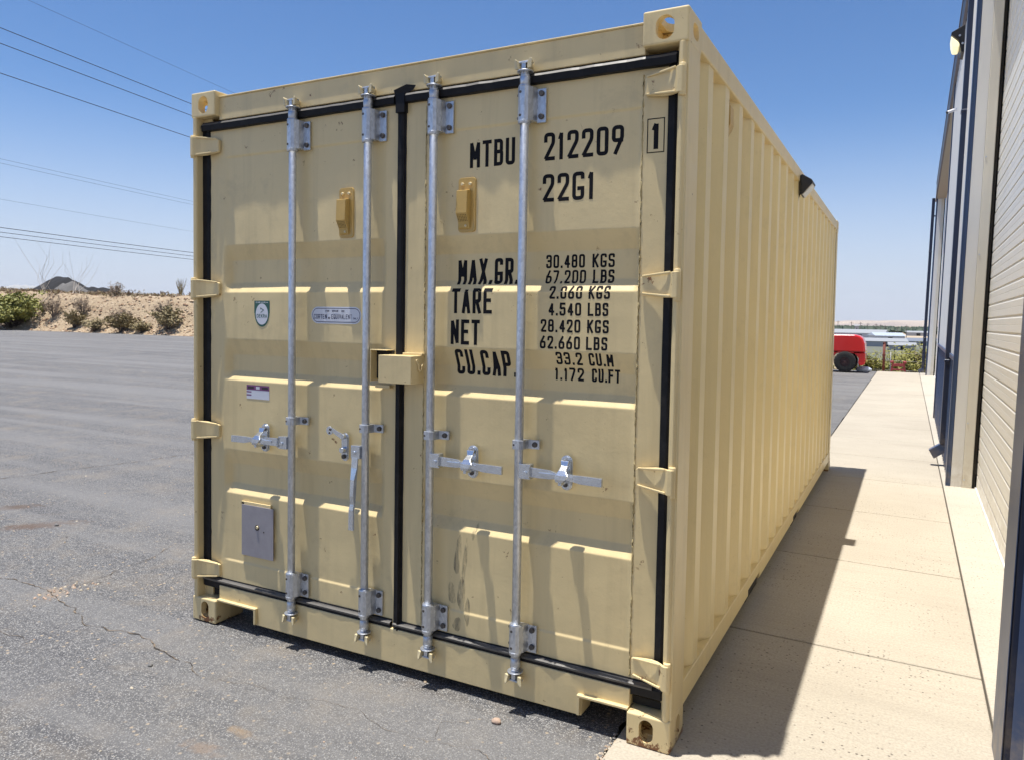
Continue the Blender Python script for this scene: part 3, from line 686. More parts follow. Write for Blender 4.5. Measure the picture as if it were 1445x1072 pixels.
# ---- overhead wires
D = Vector((-.18218, 1.03542, 0)).normalized()
wl = [((-1.0791, .5827, .3725), 24, .013, 'highest dark wire of the three thick overhead lines in the upper left sky'),
      ((-1.0783, .5820, .3519), 24, .013, 'middle dark wire of the three thick lines in the upper left sky'),
      ((-1.0769, .5807, .3125), 24, .013, 'lowest dark wire of the three thick overhead lines in the upper left sky'),
      ((-1.0790, .5830, .425), 24, .005, 'faint hair thin wire above all the other overhead lines'),
      ((-1.0728, .5769, .2001), 60, .010, 'upper faint wire of the pair halfway down the left sky'),
      ((-1.0726, .5768, .1945), 60, .010, 'lower faint wire of the pair halfway down the left sky'),
      ((-1.0709, .5751, .1467), 60, .008, 'single faint wire between the faint pair and the low dark bundle'),
      ((-1.0695, .5738, .1092), 60, .026, 'top dark wire of the low bundle just above the bank'),
      ((-1.0693, .5736, .1030), 60, .022, 'middle dark wire of the low bundle just above the bank'),
      ((-1.0690, .5734, .0970), 60, .022, 'bottom dark wire of the low bundle just above the bank')]
M_wire = simple('wire_black', (.03, .03, .035), .6)
for d, t_, rad, lab in wl:
    p = CP+Vector(d)*t_; mb = MB(); L = 620; pts = []
    for i in range(63):
        s_ = -20+i*10; ph = ((s_+20) % 80)/80; pts.append(p+D*s_+Vector((0, 0, -.35*4*ph*(1-ph)+.30)))
    mb.tube(pts, rad, 5)
    tag(mb.build('overhead_wire', M_wire, fixn=False), lab, 'wire', 'overhead power lines')

# ------------------------------------------------------------------ haze
hz = MB(); hz.box((-9900, -800, -40), (9900, 9900, 330)); hm = bpy.data.materials.new('air_haze'); hm.use_nodes = True
ht = hm.node_tree; ht.nodes.clear(); ho = ht.nodes.new('ShaderNodeOutputMaterial'); hv = ht.nodes.new('ShaderNodeVolumePrincipled')
hv.inputs['Color'].default_value = (.86, .90, .97, 1); hv.inputs['Density'].default_value = 5e-5; ht.links.new(hv.outputs[0], ho.inputs['Volume'])
hobj = hz.build('haze', hm); hobj['kind'] = 'stuff'
# =================================================================== SHIPPING CONTAINER
W_, HT, LN = 2.438, 2.591, 6.058
M_rub_lit = simple('rubber_lit_streak', (.10, .095, .09), .5, var=.5, sc=14)  # paler rubber: the sunlit gloss streak of the gaskets, painted as colour
C = thing('shipping_container', 'tan steel shipping container with closed double doors and black lettering', 'container')
YO = 0.045
PR = [(.10, 0), (.318, 0), (.326, .004), (.655, .004), (.700, .036), (.795, .036), (.868, .004), (1.207, .004), (1.250, .036), (1.330, .036),
      (1.405, .004), (1.630, .004), (1.676, .036), (1.785, .036), (1.857, .004), (2.274, .004), (2.281, 0), (2.6, 0)]
def prof0(z):
    for (a, da), (b, db) in zip(PR, PR[1:]):
        if a <= z <= b: return da+(db-da)*(z-a)/(b-a)
    return 0
def prof(z): return (prof0(z-.002)+2*prof0(z)+prof0(z+.002))/4
def dent(x, z):
    return .0017*noise.noise(Vector((x*4.5, z*3.2, 1)))+.0006*noise.noise(Vector((x*9, z*7, 5)))+.0026*noise.noise(Vector((x*1.8, z*1.1, 9)))
def dsurf(x, z):
    if x < 1.23: k = sstep(.170, .214, x)*(1-sstep(1.128, 1.142, x)); e = sstep(.10, .2, x)*(1-sstep(1.1, 1.2, x))
    else: k = sstep(1.352, 1.366, x)*(1-sstep(2.262, 2.267, x)); e = sstep(1.3, 1.4, x)*(1-sstep(2.2, 2.3, x))
    return YO+prof(z)*k+dent(x, z)*(.35+.65*e)
def S_(x, z): return dsurf(x, z)-.0005
def frange(a, b, st): n = max(1, round((b-a)/st)); return [a+(b-a)*i/n for i in range(n+1)]
def zlist():
    z = set(frange(.175, 2.45, .014))
    for a, _ in PR:
        for d in (-.010, -.006, -.003, 0, .003, .006, .010):
            if .175 < a+d < 2.45: z.add(a+d)
    z = sorted(z); out = [z[0]]
    for q in z[1:]:
        if q-out[-1] > .0018: out.append(q)
    return out
ZL = zlist()
def door(x0, x1, xs_extra):
    xl = sorted(set(frange(x0, x1, .03)+xs_extra)); o_ = [xl[0]]
    for q in xl[1:]:
        if q-o_[-1] > .0015: o_.append(q)
    mb = MB(); mb.grid(o_, ZL, lambda x, z: (x, dsurf(x, z), z))
    for a, b in ((x0, x0+.03), (x1-.03, x1)): mb.box((a, YO+.004, .18), (b, .10, 2.445))
    mb.box((x0+.03, .088, .18), (x1-.03, .10, 2.445))
    return mb.build('door', M_paint, C, fixn=False)
doorL = door(.084, 1.216, [.17, .18, .19, .2, .214, 1.128, 1.135, 1.142]); doorL['label'] = 'left door leaf with stickers'
doorR = door(1.249, 2.366, [1.352, 1.359, 1.366, 2.262, 2.2645, 2.267]); doorR['label'] = 'right door leaf with black lettering'
# weld seams
def seam(x, par, z0=.23, z1=2.40):
    mb = MB(); rnd = random.Random(int(x*100)); pts = []; zz = z0
    while zz < z1: pts.append((x+rnd.uniform(-.0012, .0012), YO-.0005+rnd.uniform(-.001, .001), zz)); zz += .012
    mb.tube(pts, [rnd.uniform(.0018, .0042) for _ in pts], 5); mb.build('weld_seam', M_seam, par, fixn=False)
seam(2.270, doorR); seam(1.350, doorR)
# ---- corner castings
def casting(top):
    def tmp(mb): return mb.build('tmp', M_dark)
    a, b, c = .162, .178, .118
    m = MB(); m.box((-a, 0, 0), (0, b, c)); base = tmp(m)
    bv = base.modifiers.new('b', 'BEVEL'); bv.width = .007; bv.segments = 3; bv.limit_method = 'ANGLE'
    def slot(axis, cx, cy, w, h, a0, a1):
        pts = []; rr = min(w, h)/2; n = 12
        for i in range(4*n):
            t = 2*math.pi*i/(4*n); x = math.cos(t)*rr; y = math.sin(t)*rr
            x += (w/2-rr)*(1 if math.cos(t) > 0 else -1); y += (h/2-rr)*(1 if math.sin(t) > 0 else -1); pts.append((cx+x, cy+y))
        m = MB(); m.prism(pts, axis, a0, a1); return tmp(m)
    cuts = []
    m = MB(); m.box((-a+.028, .03, .028), (-.03, b-.022, c-.026)); cuts.append(tmp(m))
    if top:
        cuts.append(slot('y', -.083, .062, .066, .082, -.02, .05)); cuts.append(slot('x', .095, .062, .078, .055, -.05, .02)); cuts.append(slot('z', -.082, .09, .063, .12, -.02, .05))
        cuts.append(slot('y', -.083, .060, .060, .060, .1, .25))
    else:
        cuts.append(slot('y', -.088, .062, .052, .082, -.02, .05)); cuts.append(slot('x', .100, .062, .055, .080, -.05, .02))
    for cobj in cuts:
        md = base.modifiers.new('c', 'BOOLEAN'); md.operation = 'DIFFERENCE'; md.object = cobj; md.solver = 'EXACT'
    dg = bpy.context.evaluated_depsgraph_get(); me = bpy.data.meshes.new_from_object(base.evaluated_get(dg))
    me.materials.clear()
    for cobj in cuts+[base]: bpy.data.objects.remove(cobj)
    me.name = 'corner_casting'
    # drop degenerate shading: flat faces, smooth bevel strips
    me.materials.append(M_cast if top else M_cast2)
    return me
MT, MBt = casting(True), casting(False)
for (x, sx) in ((W_, 1), (0, -1)):
    for (y, sy) in ((0, 1), (LN, -1)):
        for (z, sz, me) in ((0, 1, MBt), (HT, -1, MT)):
            o = bpy.data.objects.new('corner_casting', me); COL.objects.link(o); o.location = (x, y, z); o.scale = (sx, sy, sz); o.parent = C
# ---- posts
def mirx(pts): return [(W_-x, y) for x, y in pts][::-1]
post = [(2.404, .008), (2.408, .001), (2.421, -.003), (2.428, .004), (2.4295, .010), (2.438, .010), (2.438, .165), (2.425, .172), (2.385, .172), (2.385, .062), (2.404, .062)]
postL = [(W_-x, y) for x, y in [(2.404, .006), (2.408, .001), (2.421, -.003), (2.428, .004), (2.4295, .010), (2.438, .010), (2.438, .165), (2.425, .172), (2.385, .172), (2.385, .062), (2.350, .062), (2.350, .050), (2.404, .050)]][::-1]
for p in (post, postL):
    mb = MB(); mb.prism(p, 'z', .116, 2.475); mb.build('corner_post', M_paint, C, bevel=.003)
for x0 in (0.004, W_-.084):
    mb = MB(); mb.box((x0, LN-.13, .116), (x0+.08, LN-.004, 2.475)); mb.build('corner_post', M_side, C, bevel=.004)
# ---- header and sill
hd = MB(); hd.box((.160, .030, 2.455), (2.278, .12, 2.560)); hd.box((.16, .024, 2.560), (2.278, .20, 2.567)); hd.box((.034, .055, 2.40), (2.404, .12, 2.4475))
header = hd.build('header', M_paint, C, bevel=.003)
sm = MB(); sm.prism([(.160, .1175), (.408, .1175), (.408, .040), (2.091, .040), (2.091, .1175), (2.278, .1175), (2.278, .19), (.160, .19)], 'y', .026, .12)
sm.box((.034, .06, .15), (2.404, .12, .19))
sill = sm.build('sill', M_paint, C, bevel=.003)
fl = MB()
fl.box((2.078, .008, .048), (2.0895, .22, .1165)); fl.box((2.078, .008, .1165), (2.277, .22, .1255)); fl.build('fork_pocket_frame', M_paint, C, bevel=.002)
fl = MB(); fl.box((.4095, .008, .048), (.421, .22, .1165)); fl.box((.161, .008, .1165), (.421, .22, .1255)); fl.build('fork_pocket_frame', M_paint, C, bevel=.002)
# ---- gaskets
def strip(mb, p0, p1, nx, wd, dp, seed, mi=0):
    # rounded strip from p0 to p1, nx = width direction, depth towards -y
    p0 = Vector(p0); p1 = Vector(p1); nx = Vector(nx); L = (p1-p0).length; k = max(4, int(L/.03)); sec = [(-.5, 0), (-.49, .80), (-.44, .90), (.10, 1.0), (.33, .74), (.38, .45), (.5, .40), (.5, 0)]
    vs = []; n = len(sec)
    for i in range(k+1):
        q = p0.lerp(p1, i/k); j = noise.noise(Vector((i*.21, seed, 0))); j2 = noise.noise(Vector((i*.5, seed, 3)))
        for a, b in sec: vs.append(q+nx*(a*wd*(1+.05*j)+.0007*j2)+Vector((0, -1, 0))*b*dp*(1+.10*j2))
    fs = [(i*n+a, i*n+a+1, (i+1)*n+a+1, (i+1)*n+a) for i in range(k) for a in range(n-1)]
    mb.add(vs, fs, mi, False); o = len(mb.v)-len(vs)
    if seed in (2, 6):  # top gaskets: upper slope takes the painted sunlit streak
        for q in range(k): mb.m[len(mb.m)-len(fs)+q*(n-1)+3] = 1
    mb.f += [list(range(o, o+n)), list(range(o+k*n+n-1, o+k*n-1, -1))]; mb.m += [0, 0]; mb.sm += [False, False]
g = MB()
strip(g, (.060, .050, .17), (.060, .050, 2.455), (1, 0, 0), .054, .012, 1)
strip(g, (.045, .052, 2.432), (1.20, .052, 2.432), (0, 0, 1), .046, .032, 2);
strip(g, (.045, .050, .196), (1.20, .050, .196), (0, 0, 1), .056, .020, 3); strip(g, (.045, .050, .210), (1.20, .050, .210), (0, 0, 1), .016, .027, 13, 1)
g.build('door_gasket', [M_rub, M_rub_lit], doorL)
g = MB()
strip(g, (2.382, .050, .17), (2.382, .050, 2.455), (1, 0, 0), .040, .016, 4)
strip(g, (1.232, .050, .185), (1.232, .050, 2.425), (1, 0, 0), .038, .020, 5); strip(g, (1.239, .050, .185), (1.239, .050, 1.24), (1, 0, 0), .014, .026, 15)
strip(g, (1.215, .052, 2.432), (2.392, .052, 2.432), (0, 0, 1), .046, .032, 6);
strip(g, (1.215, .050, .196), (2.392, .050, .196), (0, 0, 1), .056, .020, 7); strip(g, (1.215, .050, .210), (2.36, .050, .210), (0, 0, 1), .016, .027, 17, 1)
# folded corner tab at the top of the centre seal
g.add([(1.208, .022, 2.43), (1.30, .018, 2.452), (1.315, .016, 2.470), (1.27, .012, 2.478), (1.205, .014, 2.462)], [(0, 1, 2, 3, 4)]); g.box((1.212, .018, 2.37), (1.256, .05, 2.455))
g.build('door_gasket', [M_rub, M_rub_lit], doorR)
# ---- hinges
def hinge(z, right, par):
    mb = MB(); s_ = 1 if right else -1; X = lambda x: x if right else W_-x
    secs = [(2.432, -.009, .047), (2.424, -.018, .047), (2.408, -.0165, .047), (2.398, -.006, .046), (2.380, .006, .046), (2.355, .016, .044), (2.320, .022, .039), (2.288, .025, .034), (2.280, .028, .030)]
    vs = []
    for x, y, h in secs:
        vs += [(X(x), y, z-h), (X(x), y, z+h-.004), (X(x), y+.014, z+h-.004), (X(x), y+.014, z-h)]
    n = len(secs); fs = [(i*4+a, i*4+(a+1) % 4, (i+1)*4+(a+1) % 4, (i+1)*4+a) for i in range(n-1) for a in range(4)]+[(0, 1, 2, 3), (n*4-1, n*4-2, n*4-3, n*4-4)]
    mb.add(vs, fs)
    # raised ribs on the blade
    for t0, t1 in ((.99, .80), (-.99, -.80)):
        a = secs[3]; b = secs[7]
        p = [(X(a[0]), a[1], z+a[2]*t0), (X(a[0]), a[1], z+a[2]*t1), (X(b[0]), b[1], z+b[2]*t1), (X(b[0]), b[1], z+b[2]*t0)]
        q = [(x, y-.004, zz) for x, y, zz in p]; m_ = [(x, y+.003, zz) for x, y, zz in p]
        mb.add(q+m_, [(0, 1, 2, 3), (0, 4, 5, 1), (1, 5, 6, 2), (2, 6, 7, 3), (3, 7, 4, 0), (4, 7, 6, 5)])
    xk = X(2.421); mb.cyl((xk, -.002, z-.056), (xk, -.002, z+.052), .0125, n=16)
    o = mb.build('hinge', M_cast, par, bevel=.0025); return o
for z in (2.346, 1.652, .970, .277): hinge(z, True, doorR)
for z in (2.336, 1.648, .957, .264): hinge(z, False, doorL)
# ---- lock rods
def bracket(x, z0, z1, par):
    mb = MB(); pts = [(x-.030, .036), (x-.029, .006), (x-.022, -.010), (x-.010, -.0195), (x+.010, -.0195), (x+.022, -.012), (x+.032, .008), (x+.040, .036)]
    mb.prism(pts, 'y' if False else 'z', z0, z1)
    mb.box((x-.040, .030, z0+.008), (x-.028, .0405, z1-.010)); mb.box((x+.036, .033, z0-.004), (x+.074, .0415, z1-.004))
    mb.cyl((x, .002, z1-.001), (x, .002, z1+.006), .025, .022, 20); mb.cyl((x, .002, z0-.012), (x, .002, z0+.001), .023, .025, 20)
    for zz in (z0+.018, z1-.022):
        mb.cyl((x+.056, .034, zz), (x+.056, .024, zz), .0115, .010, 12, mi=1); mb.cyl((x-.008, -.0190, zz), (x-.008, -.0205, zz), .0055, n=10, mi=1); mb.cyl((x-.036, .031, zz), (x-.036, .022, zz), .007, n=10, mi=1)
    mb.build('rod_bracket', [M_galv, M_bolt], par, bevel=.0022)
def rod(x, par):
    mb = MB(); Y = .003
    mb.cyl((x, Y, .15), (x, Y, 2.45), .0168, n=24)
    for zt, s in ((2.432, 1), (.176, -1)):
        mb.cyl((x, Y, zt-s*.035), (x, Y, zt), .019, .0205, 20); mb.cyl((x, Y, zt), (x, Y, zt+s*.012), .020, .014, 20)
        mb.cyl((x, Y, zt+s*.016), (x, Y, zt+s*.021), .031, .031, 20)         # disc
        mb.box((x-.009, Y-.016, min(zt, zt+s*.05)), (x+.009, Y+.012, max(zt, zt+s*.05)))
        zz = zt+s*.050
        mb.prism([(x-.034, -.006), (x-.030, -.013), (x+.028, -.018), (x+.034, -.008), (x+.032, .010), (x-.030, .012)], 'z', zz-.0035, zz+.0035)
    mb.build('lock_rod', M_galv, par, bevel=.0012, seg=1)
def keeper(x, par):
    for z0, s in ((2.455, 1), (.150, -1)):
        for dx in (-1, 1):
            mb = MB(); a = x+dx*.027
            pts = [(a-.009, z0), (a+.011, z0), (a+.011+.006*dx, z0+s*.032), (a+dx*.006, z0+s*.040), (a-.009, z0+s*.026)]
            vs = [(p[0], -.030+.006*abs(i-2), p[1]) for i, p in enumerate(pts)]+[(x+dx*.012+(p[0]-a)*.5, .031, z0+s*.012+(p[1]-z0)*.4) for p in pts]
            n = 5; mb.add(vs, [tuple(range(n)), tuple(range(2*n-1, n-1, -1))]+[(i, (i+1) % n, n+(i+1) % n, n+i) for i in range(n)])
            mb.build('cam_keeper', M_keeper, par, bevel=.003)
def guide(x, z, par):
    mb = MB(); mb.prism([(x-.024, .012), (x-.023, -.010), (x-.014, -.0205), (x+.012, -.0205), (x+.024, -.010), (x+.030, .026), (x+.074, .028), (x+.074, .039), (x-.026, .039)], 'z', z-.017, z+.017)
    mb.cyl((x+.056, .029, z), (x+.056, .018, z), .0115, .009, 10, mi=1); mb.cyl((x-.011, -.0198, z), (x-.011, -.0215, z), .0045, n=8, mi=1)
    mb.build('rod_guide', [M_galv, M_bolt], par, bevel=.002)
RX = [(.657, doorL), (1.080, doorL), (1.412, doorR), (1.821, doorR)]
for x, d in RX:
    rod(x, d); bracket(x, 2.268, 2.394, d); bracket(x, .236, .342, d); guide(x, 1.046, d)
    keeper(x, header if False else d)
def loft(mb, secs, mi=0):
    vs = []
    for c, u, hu, v, hv in secs:
        c, u, v = Vector(c), Vector(u), Vector(v); vs += [c-u*hu-v*hv, c+u*hu-v*hv, c+u*hu+v*hv, c-u*hu+v*hv]
    n = len(secs); mb.add(vs, [(i*4+a, i*4+(a+1) % 4, (i+1)*4+(a+1) % 4, (i+1)*4+a) for i in range(n-1) for a in range(4)]+[(3, 2, 1, 0), (n*4-4, n*4-3, n*4-2, n*4-1)], mi)
def oval(mb, x, z, w, h, y0, y1, mi=0):
    pts = []; rr = w/2
    for i in range(32):
        t = 2*math.pi*i/32; pts.append((x+math.cos(t)*rr, z+math.sin(t)*rr+(h/2-rr)*(1 if math.sin(t) > 0 else -1)))
    mb.prism(pts, 'y', y1, y0, mi)
def handle(x, z, s, par):
    mb = MB()
    mb.box((x+s*.012 if s > 0 else x-.060, -.020, z-.028), (x+.060 if s > 0 else x-.012, .012, z+.028))
    mb.cyl((x+s*.040, -.026, z-.004), (x+s*.040, .014, z-.004), .008, n=12)
    mb.box((x+s*.06-.001, -.030, z-.022), (x+s*.06+.001, -.006, z+.022))
    Z = Vector((0, 0, 1)); Y = Vector((0, 1, 0))
    loft(mb, [((x+s*.052, -.014, z), Z, .0185, Y, .004), ((x+s*.10, -.017, z), Z, .018, Y, .0045), ((x+s*.145, -.019, z), Z, .0165, Y, .005), ((x+s*.175, -.022, z), Z, .010, Y, .011),
              ((x+s*.215, -.023, z), Z, .010, Y, .012), ((x+s*.245, -.022, z-.003), Z, .013, Y, .008), ((x+s*.27, -.022, z-.005), Z, .0155, Y, .007), ((x+s*.352, -.023, z-.006), Z, .0155, Y, .007)])
    loft(mb, [((x+s*.10, -.023, z), Z, .005, Y, .003), ((x+s*.18, -.031, z), Z, .007, Y, .004), ((x+s*.24, -.030, z-.002), Z, .006, Y, .003)])
    mb.build('door_handle', M_zinc, par, bevel=.002)
    # retainer plate with hasp
    xr = x+s*.190; mb = MB(); oval(mb, xr, z+.004, .048, .132, .036, .028); oval(mb, xr, z+.004, .041, .125, .0275, .021)
    mb.cyl((xr-.002, .022, z+.046), (xr-.002, .004, z+.046), .0095, .009, 12, mi=1); mb.cyl((xr, .022, z-.040), (xr, .014, z-.040), .010, .009, 6, mi=1)
    # hasp arm reaching over the handle
    X = Vector((1, 0, 0))
    loft(mb, [((xr+.002, .008, z+.054), X, .017, Y, .004), ((xr+.004, .000, z+.036), X, .013, Y, .004), ((xr+.006, -.024, z+.022), X, .015, Y, .005), ((xr+.010, -.037, z+.006), X, .025, Y, .004), ((xr+.002, -.038, z-.010), X, .021, Y, .004), ((xr-.004, -.034, z-.022), X, .012, Y, .004)])
    mb.box((xr-.008, -.034, z-.034), (xr+.006, .022, z-.022))
    mb.build('handle_retainer', [M_zinc, M_bolt], par, bevel=.0018)
handle(.657, .945, -1, doorL); handle(1.412, .948, 1, doorR); handle(1.821, .948, 1, doorR)
# hanging open handle on the second rod
mb = MB(); x, z = 1.080, .945; Xv = Vector((1, 0, 0)); Y = Vector((0, 1, 0))
mb.box((x-.062, -.020, z-.030), (x-.014, .012, z+.026)); mb.cyl((x-.040, -.026, z-.004), (x-.040, .014, z-.004), .008, n=12)
loft(mb, [((x-.040, -.016, z-.018), Xv, .017, Y, .0035), ((x-.040, -.020, z-.07), Xv, .0165, Y, .004), ((x-.040, -.026, z-.12), Xv, .011, Y, .010), ((x-.040, -.030, z-.19), Xv, .010, Y, .011), ((x-.041, -.030, z-.225), Xv, .011, Y, .006), ((x-.043, -.034, z-.25), Xv, .0125, Y, .006), ((x-.043, -.036, z-.338), Xv, .0125, Y, .006)])
o = mb.build('door_handle', M_zinc, doorL, bevel=.002); o['label'] = 'handle hanging straight down'
mb = MB(); xr = .945; oval(mb, xr, .950, .040, .124, .036, .030); oval(mb, xr, .950, .033, .116, .0295, .025)
mb.cyl((xr, .024, .998), (xr, .010, .998), .012, .010, 12); mb.cyl((xr, .024, .908), (xr, .016, .908), .011, .010, 6, mi=1); mb.cyl((xr, .024, .938), (xr, .004, .938), .014, .012, 12)
Z = Vector((0, 0, 1))
loft(mb, [((xr, .012, .998), Z, .013, Y, .003), ((xr-.020, .004, 1.010), Z, .011, Y, .003), ((xr-.040, -.002, 1.024), Z, .010, Y, .003)])
mb.cyl((xr-.058, -.006, 1.022), (xr-.058, -.001, 1.022), .019, n=18); mb.cyl((xr-.058, -.0075, 1.012), (xr-.058, -.005, 1.012), .005, n=10, mi=1); mb.box((xr-.060, -.0075, 1.022), (xr-.046, -.006, 1.032), 1)
o = mb.build('handle_retainer', [M_zinc, M_bolt], doorL, bevel=.0015); o['label'] = 'retainer with its hook flipped up'
# ---- lock box over the centre seal
mb = MB()
bx0, bx1, bz0, bz1 = 1.188, 1.352, 1.252, 1.366
mb.box((bx0, -.052, bz0), (bx1, -.048, bz1)); mb.box((bx0, -.048, bz1-.005), (bx1, .044, bz1)); mb.box((bx1-.005, -.048, bz0), (bx1, .044, bz1-.005)); mb.box((bx0, -.048, bz0), (bx0+.005, .030, bz1-.005))
mb.box((1.258, .020, bz1), (bx1+.004, .044, bz1+.010))
mb.tube([(bx1+.002, -.012, 1.338), (bx1+.004, -.006, 1.330), (bx1+.004, -.002, 1.312), (bx1+.004, .006, 1.303), (bx1+.004, .016, 1.308), (bx1+.004, .018, 1.322), (bx1+.002, .028, 1.332)], .0045, 8)
mb.cyl((bx1, -.014, 1.344), (bx1+.005, -.014, 1.344), .008, n=10)
o = mb.build('lock_box', M_cast, doorR, bevel=.004, seg=3)
mb = MB(); mb.box((1.112, -.012, 1.252), (1.116, .045, 1.386)); mb.box((1.116, -.012, 1.382), (1.196, .045, 1.386)); mb.box((1.116, .030, 1.262), (1.20, .044, 1.380), 1)
mb.box((1.116, .020, 1.222), (1.192, .045, 1.236))
mb.build('lock_box_bracket', [M_paint, M_dark], doorL, bevel=.0015)
# ---- vent covers
def vent(x, z, par, name='vent_cover'):
    mb = MB(); pts = []
    for sx, sz in ((1, 1), (-1, 1), (-1, -1), (1, -1)):
        for k in range(5):
            t = math.pi/2*(k/4)+{(1, 1): 0, (-1, 1): math.pi/2, (-1, -1): math.pi, (1, -1): 1.5*math.pi}[(sx, sz)]
            pts.append((x+sx*.026+.014*math.cos(t), z+sz*.094+.014*math.sin(t)))
    mb.prism(pts, 'y', YO+.006, YO-.002)
    # louvred hood: profile in y,z extruded along x
    mb.prism([(YO-.002, z+.060), (YO-.030, z+.054), (YO-.034, z-.035), (YO-.014, z-.070), (YO-.010, z-.092), (YO-.002, z-.096)], 'x', x-.032, x+.018)
    for dx in (-.020, .016): mb.cyl((x+dx, YO, z+.082), (x+dx, YO-.009, z+.082), .008, .006, 10, mi=1)
    mb.cyl((x+.002, YO-.006, z-.084), (x+.002, YO-.016, z-.084), .006, .005, 10, mi=1)
    for i in range(5):
        for j in range(6):
            px = x-.026+j*.0075; zz = z-.043-i*.0055; yy = YO-.0305+(i*.0055)*.58
            mb.box((px-.0016, yy-.0012, zz-.0014), (px+.0016, yy+.003, zz+.0014), 2)
    mb.build(name, [M_mustard, M_keeper, M_dark], par, bevel=.003)
vent(.933, 1.976, doorL); vent(1.548, 1.976, doorR)
# ---- lettering on the right door
def T_(s, x0, x1, z, h, st=None, mat=None):
    m = MB(); text(m, s, x0, x1, z, h, S_, st); m.build('lettering', M_ink, doorR, fixn=False)
T_('MTBU', 1.556, 1.759, 2.121, .104, .0145); T_('212209', 1.882, 2.200, 2.123, .104, .0145); T_('22G1', 1.880, 2.090, 1.968, .104, .0145)
T_('1', 2.304, 2.334, 2.128, .094, .017)
mb = MB()
for a, b in (((2.2885, 2.117), (2.3485, 2.117)), ((2.3485, 2.117), (2.3485, 2.234)), ((2.3485, 2.234), (2.2885, 2.234)), ((2.2885, 2.234), (2.2885, 2.117))):
    t_ = .0018; x0, x1 = min(a[0], b[0])-t_, max(a[0], b[0])+t_; z0, z1 = min(a[1], b[1])-t_, max(a[1], b[1])+t_
    mb.grid(frange(x0, x1, .01), frange(z0, z1, .01), lambda x, z: (x, S_(x, z), z))
mb.build('lettering_box', M_ink, doorR, fixn=False)
T_('MAX.GR.', 1.490, 1.768, 1.660, .104, .0145); T_('TARE', 1.479, 1.668, 1.543, .101, .0145); T_('NET', 1.477, 1.614, 1.417, .101, .0145); T_('CU.CAP.', 1.492, 1.768, 1.296, .102, .0145)
T_('30.480', 1.886, 2.046, 1.720, .051, .0082); T_('KGS', 2.076, 2.164, 1.720, .051, .0082)
T_('67.200', 1.886, 2.052, 1.661, .051, .0078); T_('LBS', 2.080, 2.164, 1.661, .051, .0082)
T_('2.060', 1.915, 2.050, 1.602, .049, .0082); T_('KGS', 2.076, 2.160, 1.602, .049, .0082)
T_('4.540', 1.913, 2.048, 1.539, .049, .0082); T_('LBS', 2.074, 2.155, 1.539, .049, .0082)
T_('28.420', 1.882, 2.046, 1.476, .049, .0082); T_('KGS', 2.073, 2.158, 1.476, .049, .0082)
T_('62.660', 1.880, 2.046, 1.413, .049, .0082); T_('LBS', 2.070, 2.154, 1.413, .049, .0082)
T_('33.2', 1.944, 2.052, 1.354, .048, .0082); T_('CU.M', 2.078, 2.174, 1.354, .048, .0082)
T_('1.172', 1.932, 2.052, 1.294, .049, .0082); T_('CU.FT', 2.084, 2.196, 1.294, .050, .0082)
# ---- stickers
def flat(off): return lambda x, z: dsurf(x, z)-off*.4
def poly(mb, pts, off, mi): mb.add([(x, dsurf(x, z)-off*.4, z) for x, z in pts], [tuple(range(len(pts)))], mi)
def ell(cx, cz, a, b, n=28, t0=0, t1=6.2832): return [(cx+a*math.cos(t0+(t1-t0)*i/n), cz+b*math.sin(t0+(t1-t0)*i/n)) for i in range(n if t1-t0 > 6 else n+1)]
mb = MB(); cx = .424
poly(mb, [(cx-.050, 1.590), (cx-.050, 1.530)]+ell(cx, 1.533, .048, .066, 16, math.pi, 2*math.pi)+[(cx+.050, 1.530), (cx+.050, 1.590)], .0022, 0)
poly(mb, ell(cx, 1.527, .040, .050), .0030, 1)
text(mb, 'DEKRA', cx-.033, cx+.033, 1.510, .017, flat(.0038), .0028)
for p, q in (((cx-.010, 1.556), (cx+.012, 1.546)), ((cx+.012, 1.546), (cx-.008, 1.534)), ((cx-.006, 1.557), (cx-.008, 1.549))):
    d = Vector((q[0]-p[0], q[1]-p[1])).normalized()*.0018; poly(mb, [(p[0]-d.y, p[1]+d.x), (q[0]-d.y, q[1]+d.x), (q[0]+d.y, q[1]-d.x), (p[0]+d.y, p[1]-d.x)], .0038, 0)
k0 = len(mb.f); text(mb, 'DEKRA', cx-.040, cx+.040, 1.579, .006, flat(.0030), .0014)
for i in range(k0, len(mb.f)): mb.m[i] = 1
o = mb.build('sticker', [M_green, M_white], doorL, fixn=False); o['label'] = 'green and white shield shaped inspection sticker'
mb = MB(); cx, cz, hw, hh = .8735, 1.527, .142, .0375
def stad(hw, hh): return ell(cx+hw-hh, cz, hh, hh, 14, -math.pi/2, math.pi/2)+ell(cx-hw+hh, cz, hh, hh, 14, math.pi/2, 1.5*math.pi)
poly(mb, stad(hw, hh), .0022, 0); poly(mb, stad(hw-.006, hh-.006), .0028, 1); poly(mb, stad(hw-.009, hh-.009), .0034, 0)
for s, a, b, z, h, st in (('FOR', .815, .836, 1.541, .009, .0018), ('REPAIR', .853, .887, 1.541, .009, .0018), ('USE', .906, .922, 1.541, .009, .0018),
                          ('CORTEN', .747, .822, 1.510, .021, .0027), ('OR', .829, .842, 1.510, .009, .0022), ('EQUIVALENT', .849, .964, 1.510, .021, .0027), ('ONLY', .970, .998, 1.510, .008, .0016)):
    k0 = len(mb.f); text(mb, s, a, b, z, h, flat(.0040), st)
    for i in range(k0, len(mb.f)): mb.m[i] = 1
o = mb.build('sticker', [M_white, M_navyink], doorL, fixn=False); o['label'] = 'white rounded repair sticker with a navy outline'
mb = MB(); x0, x1, z0, z1 = .324, .472, 1.124, 1.190
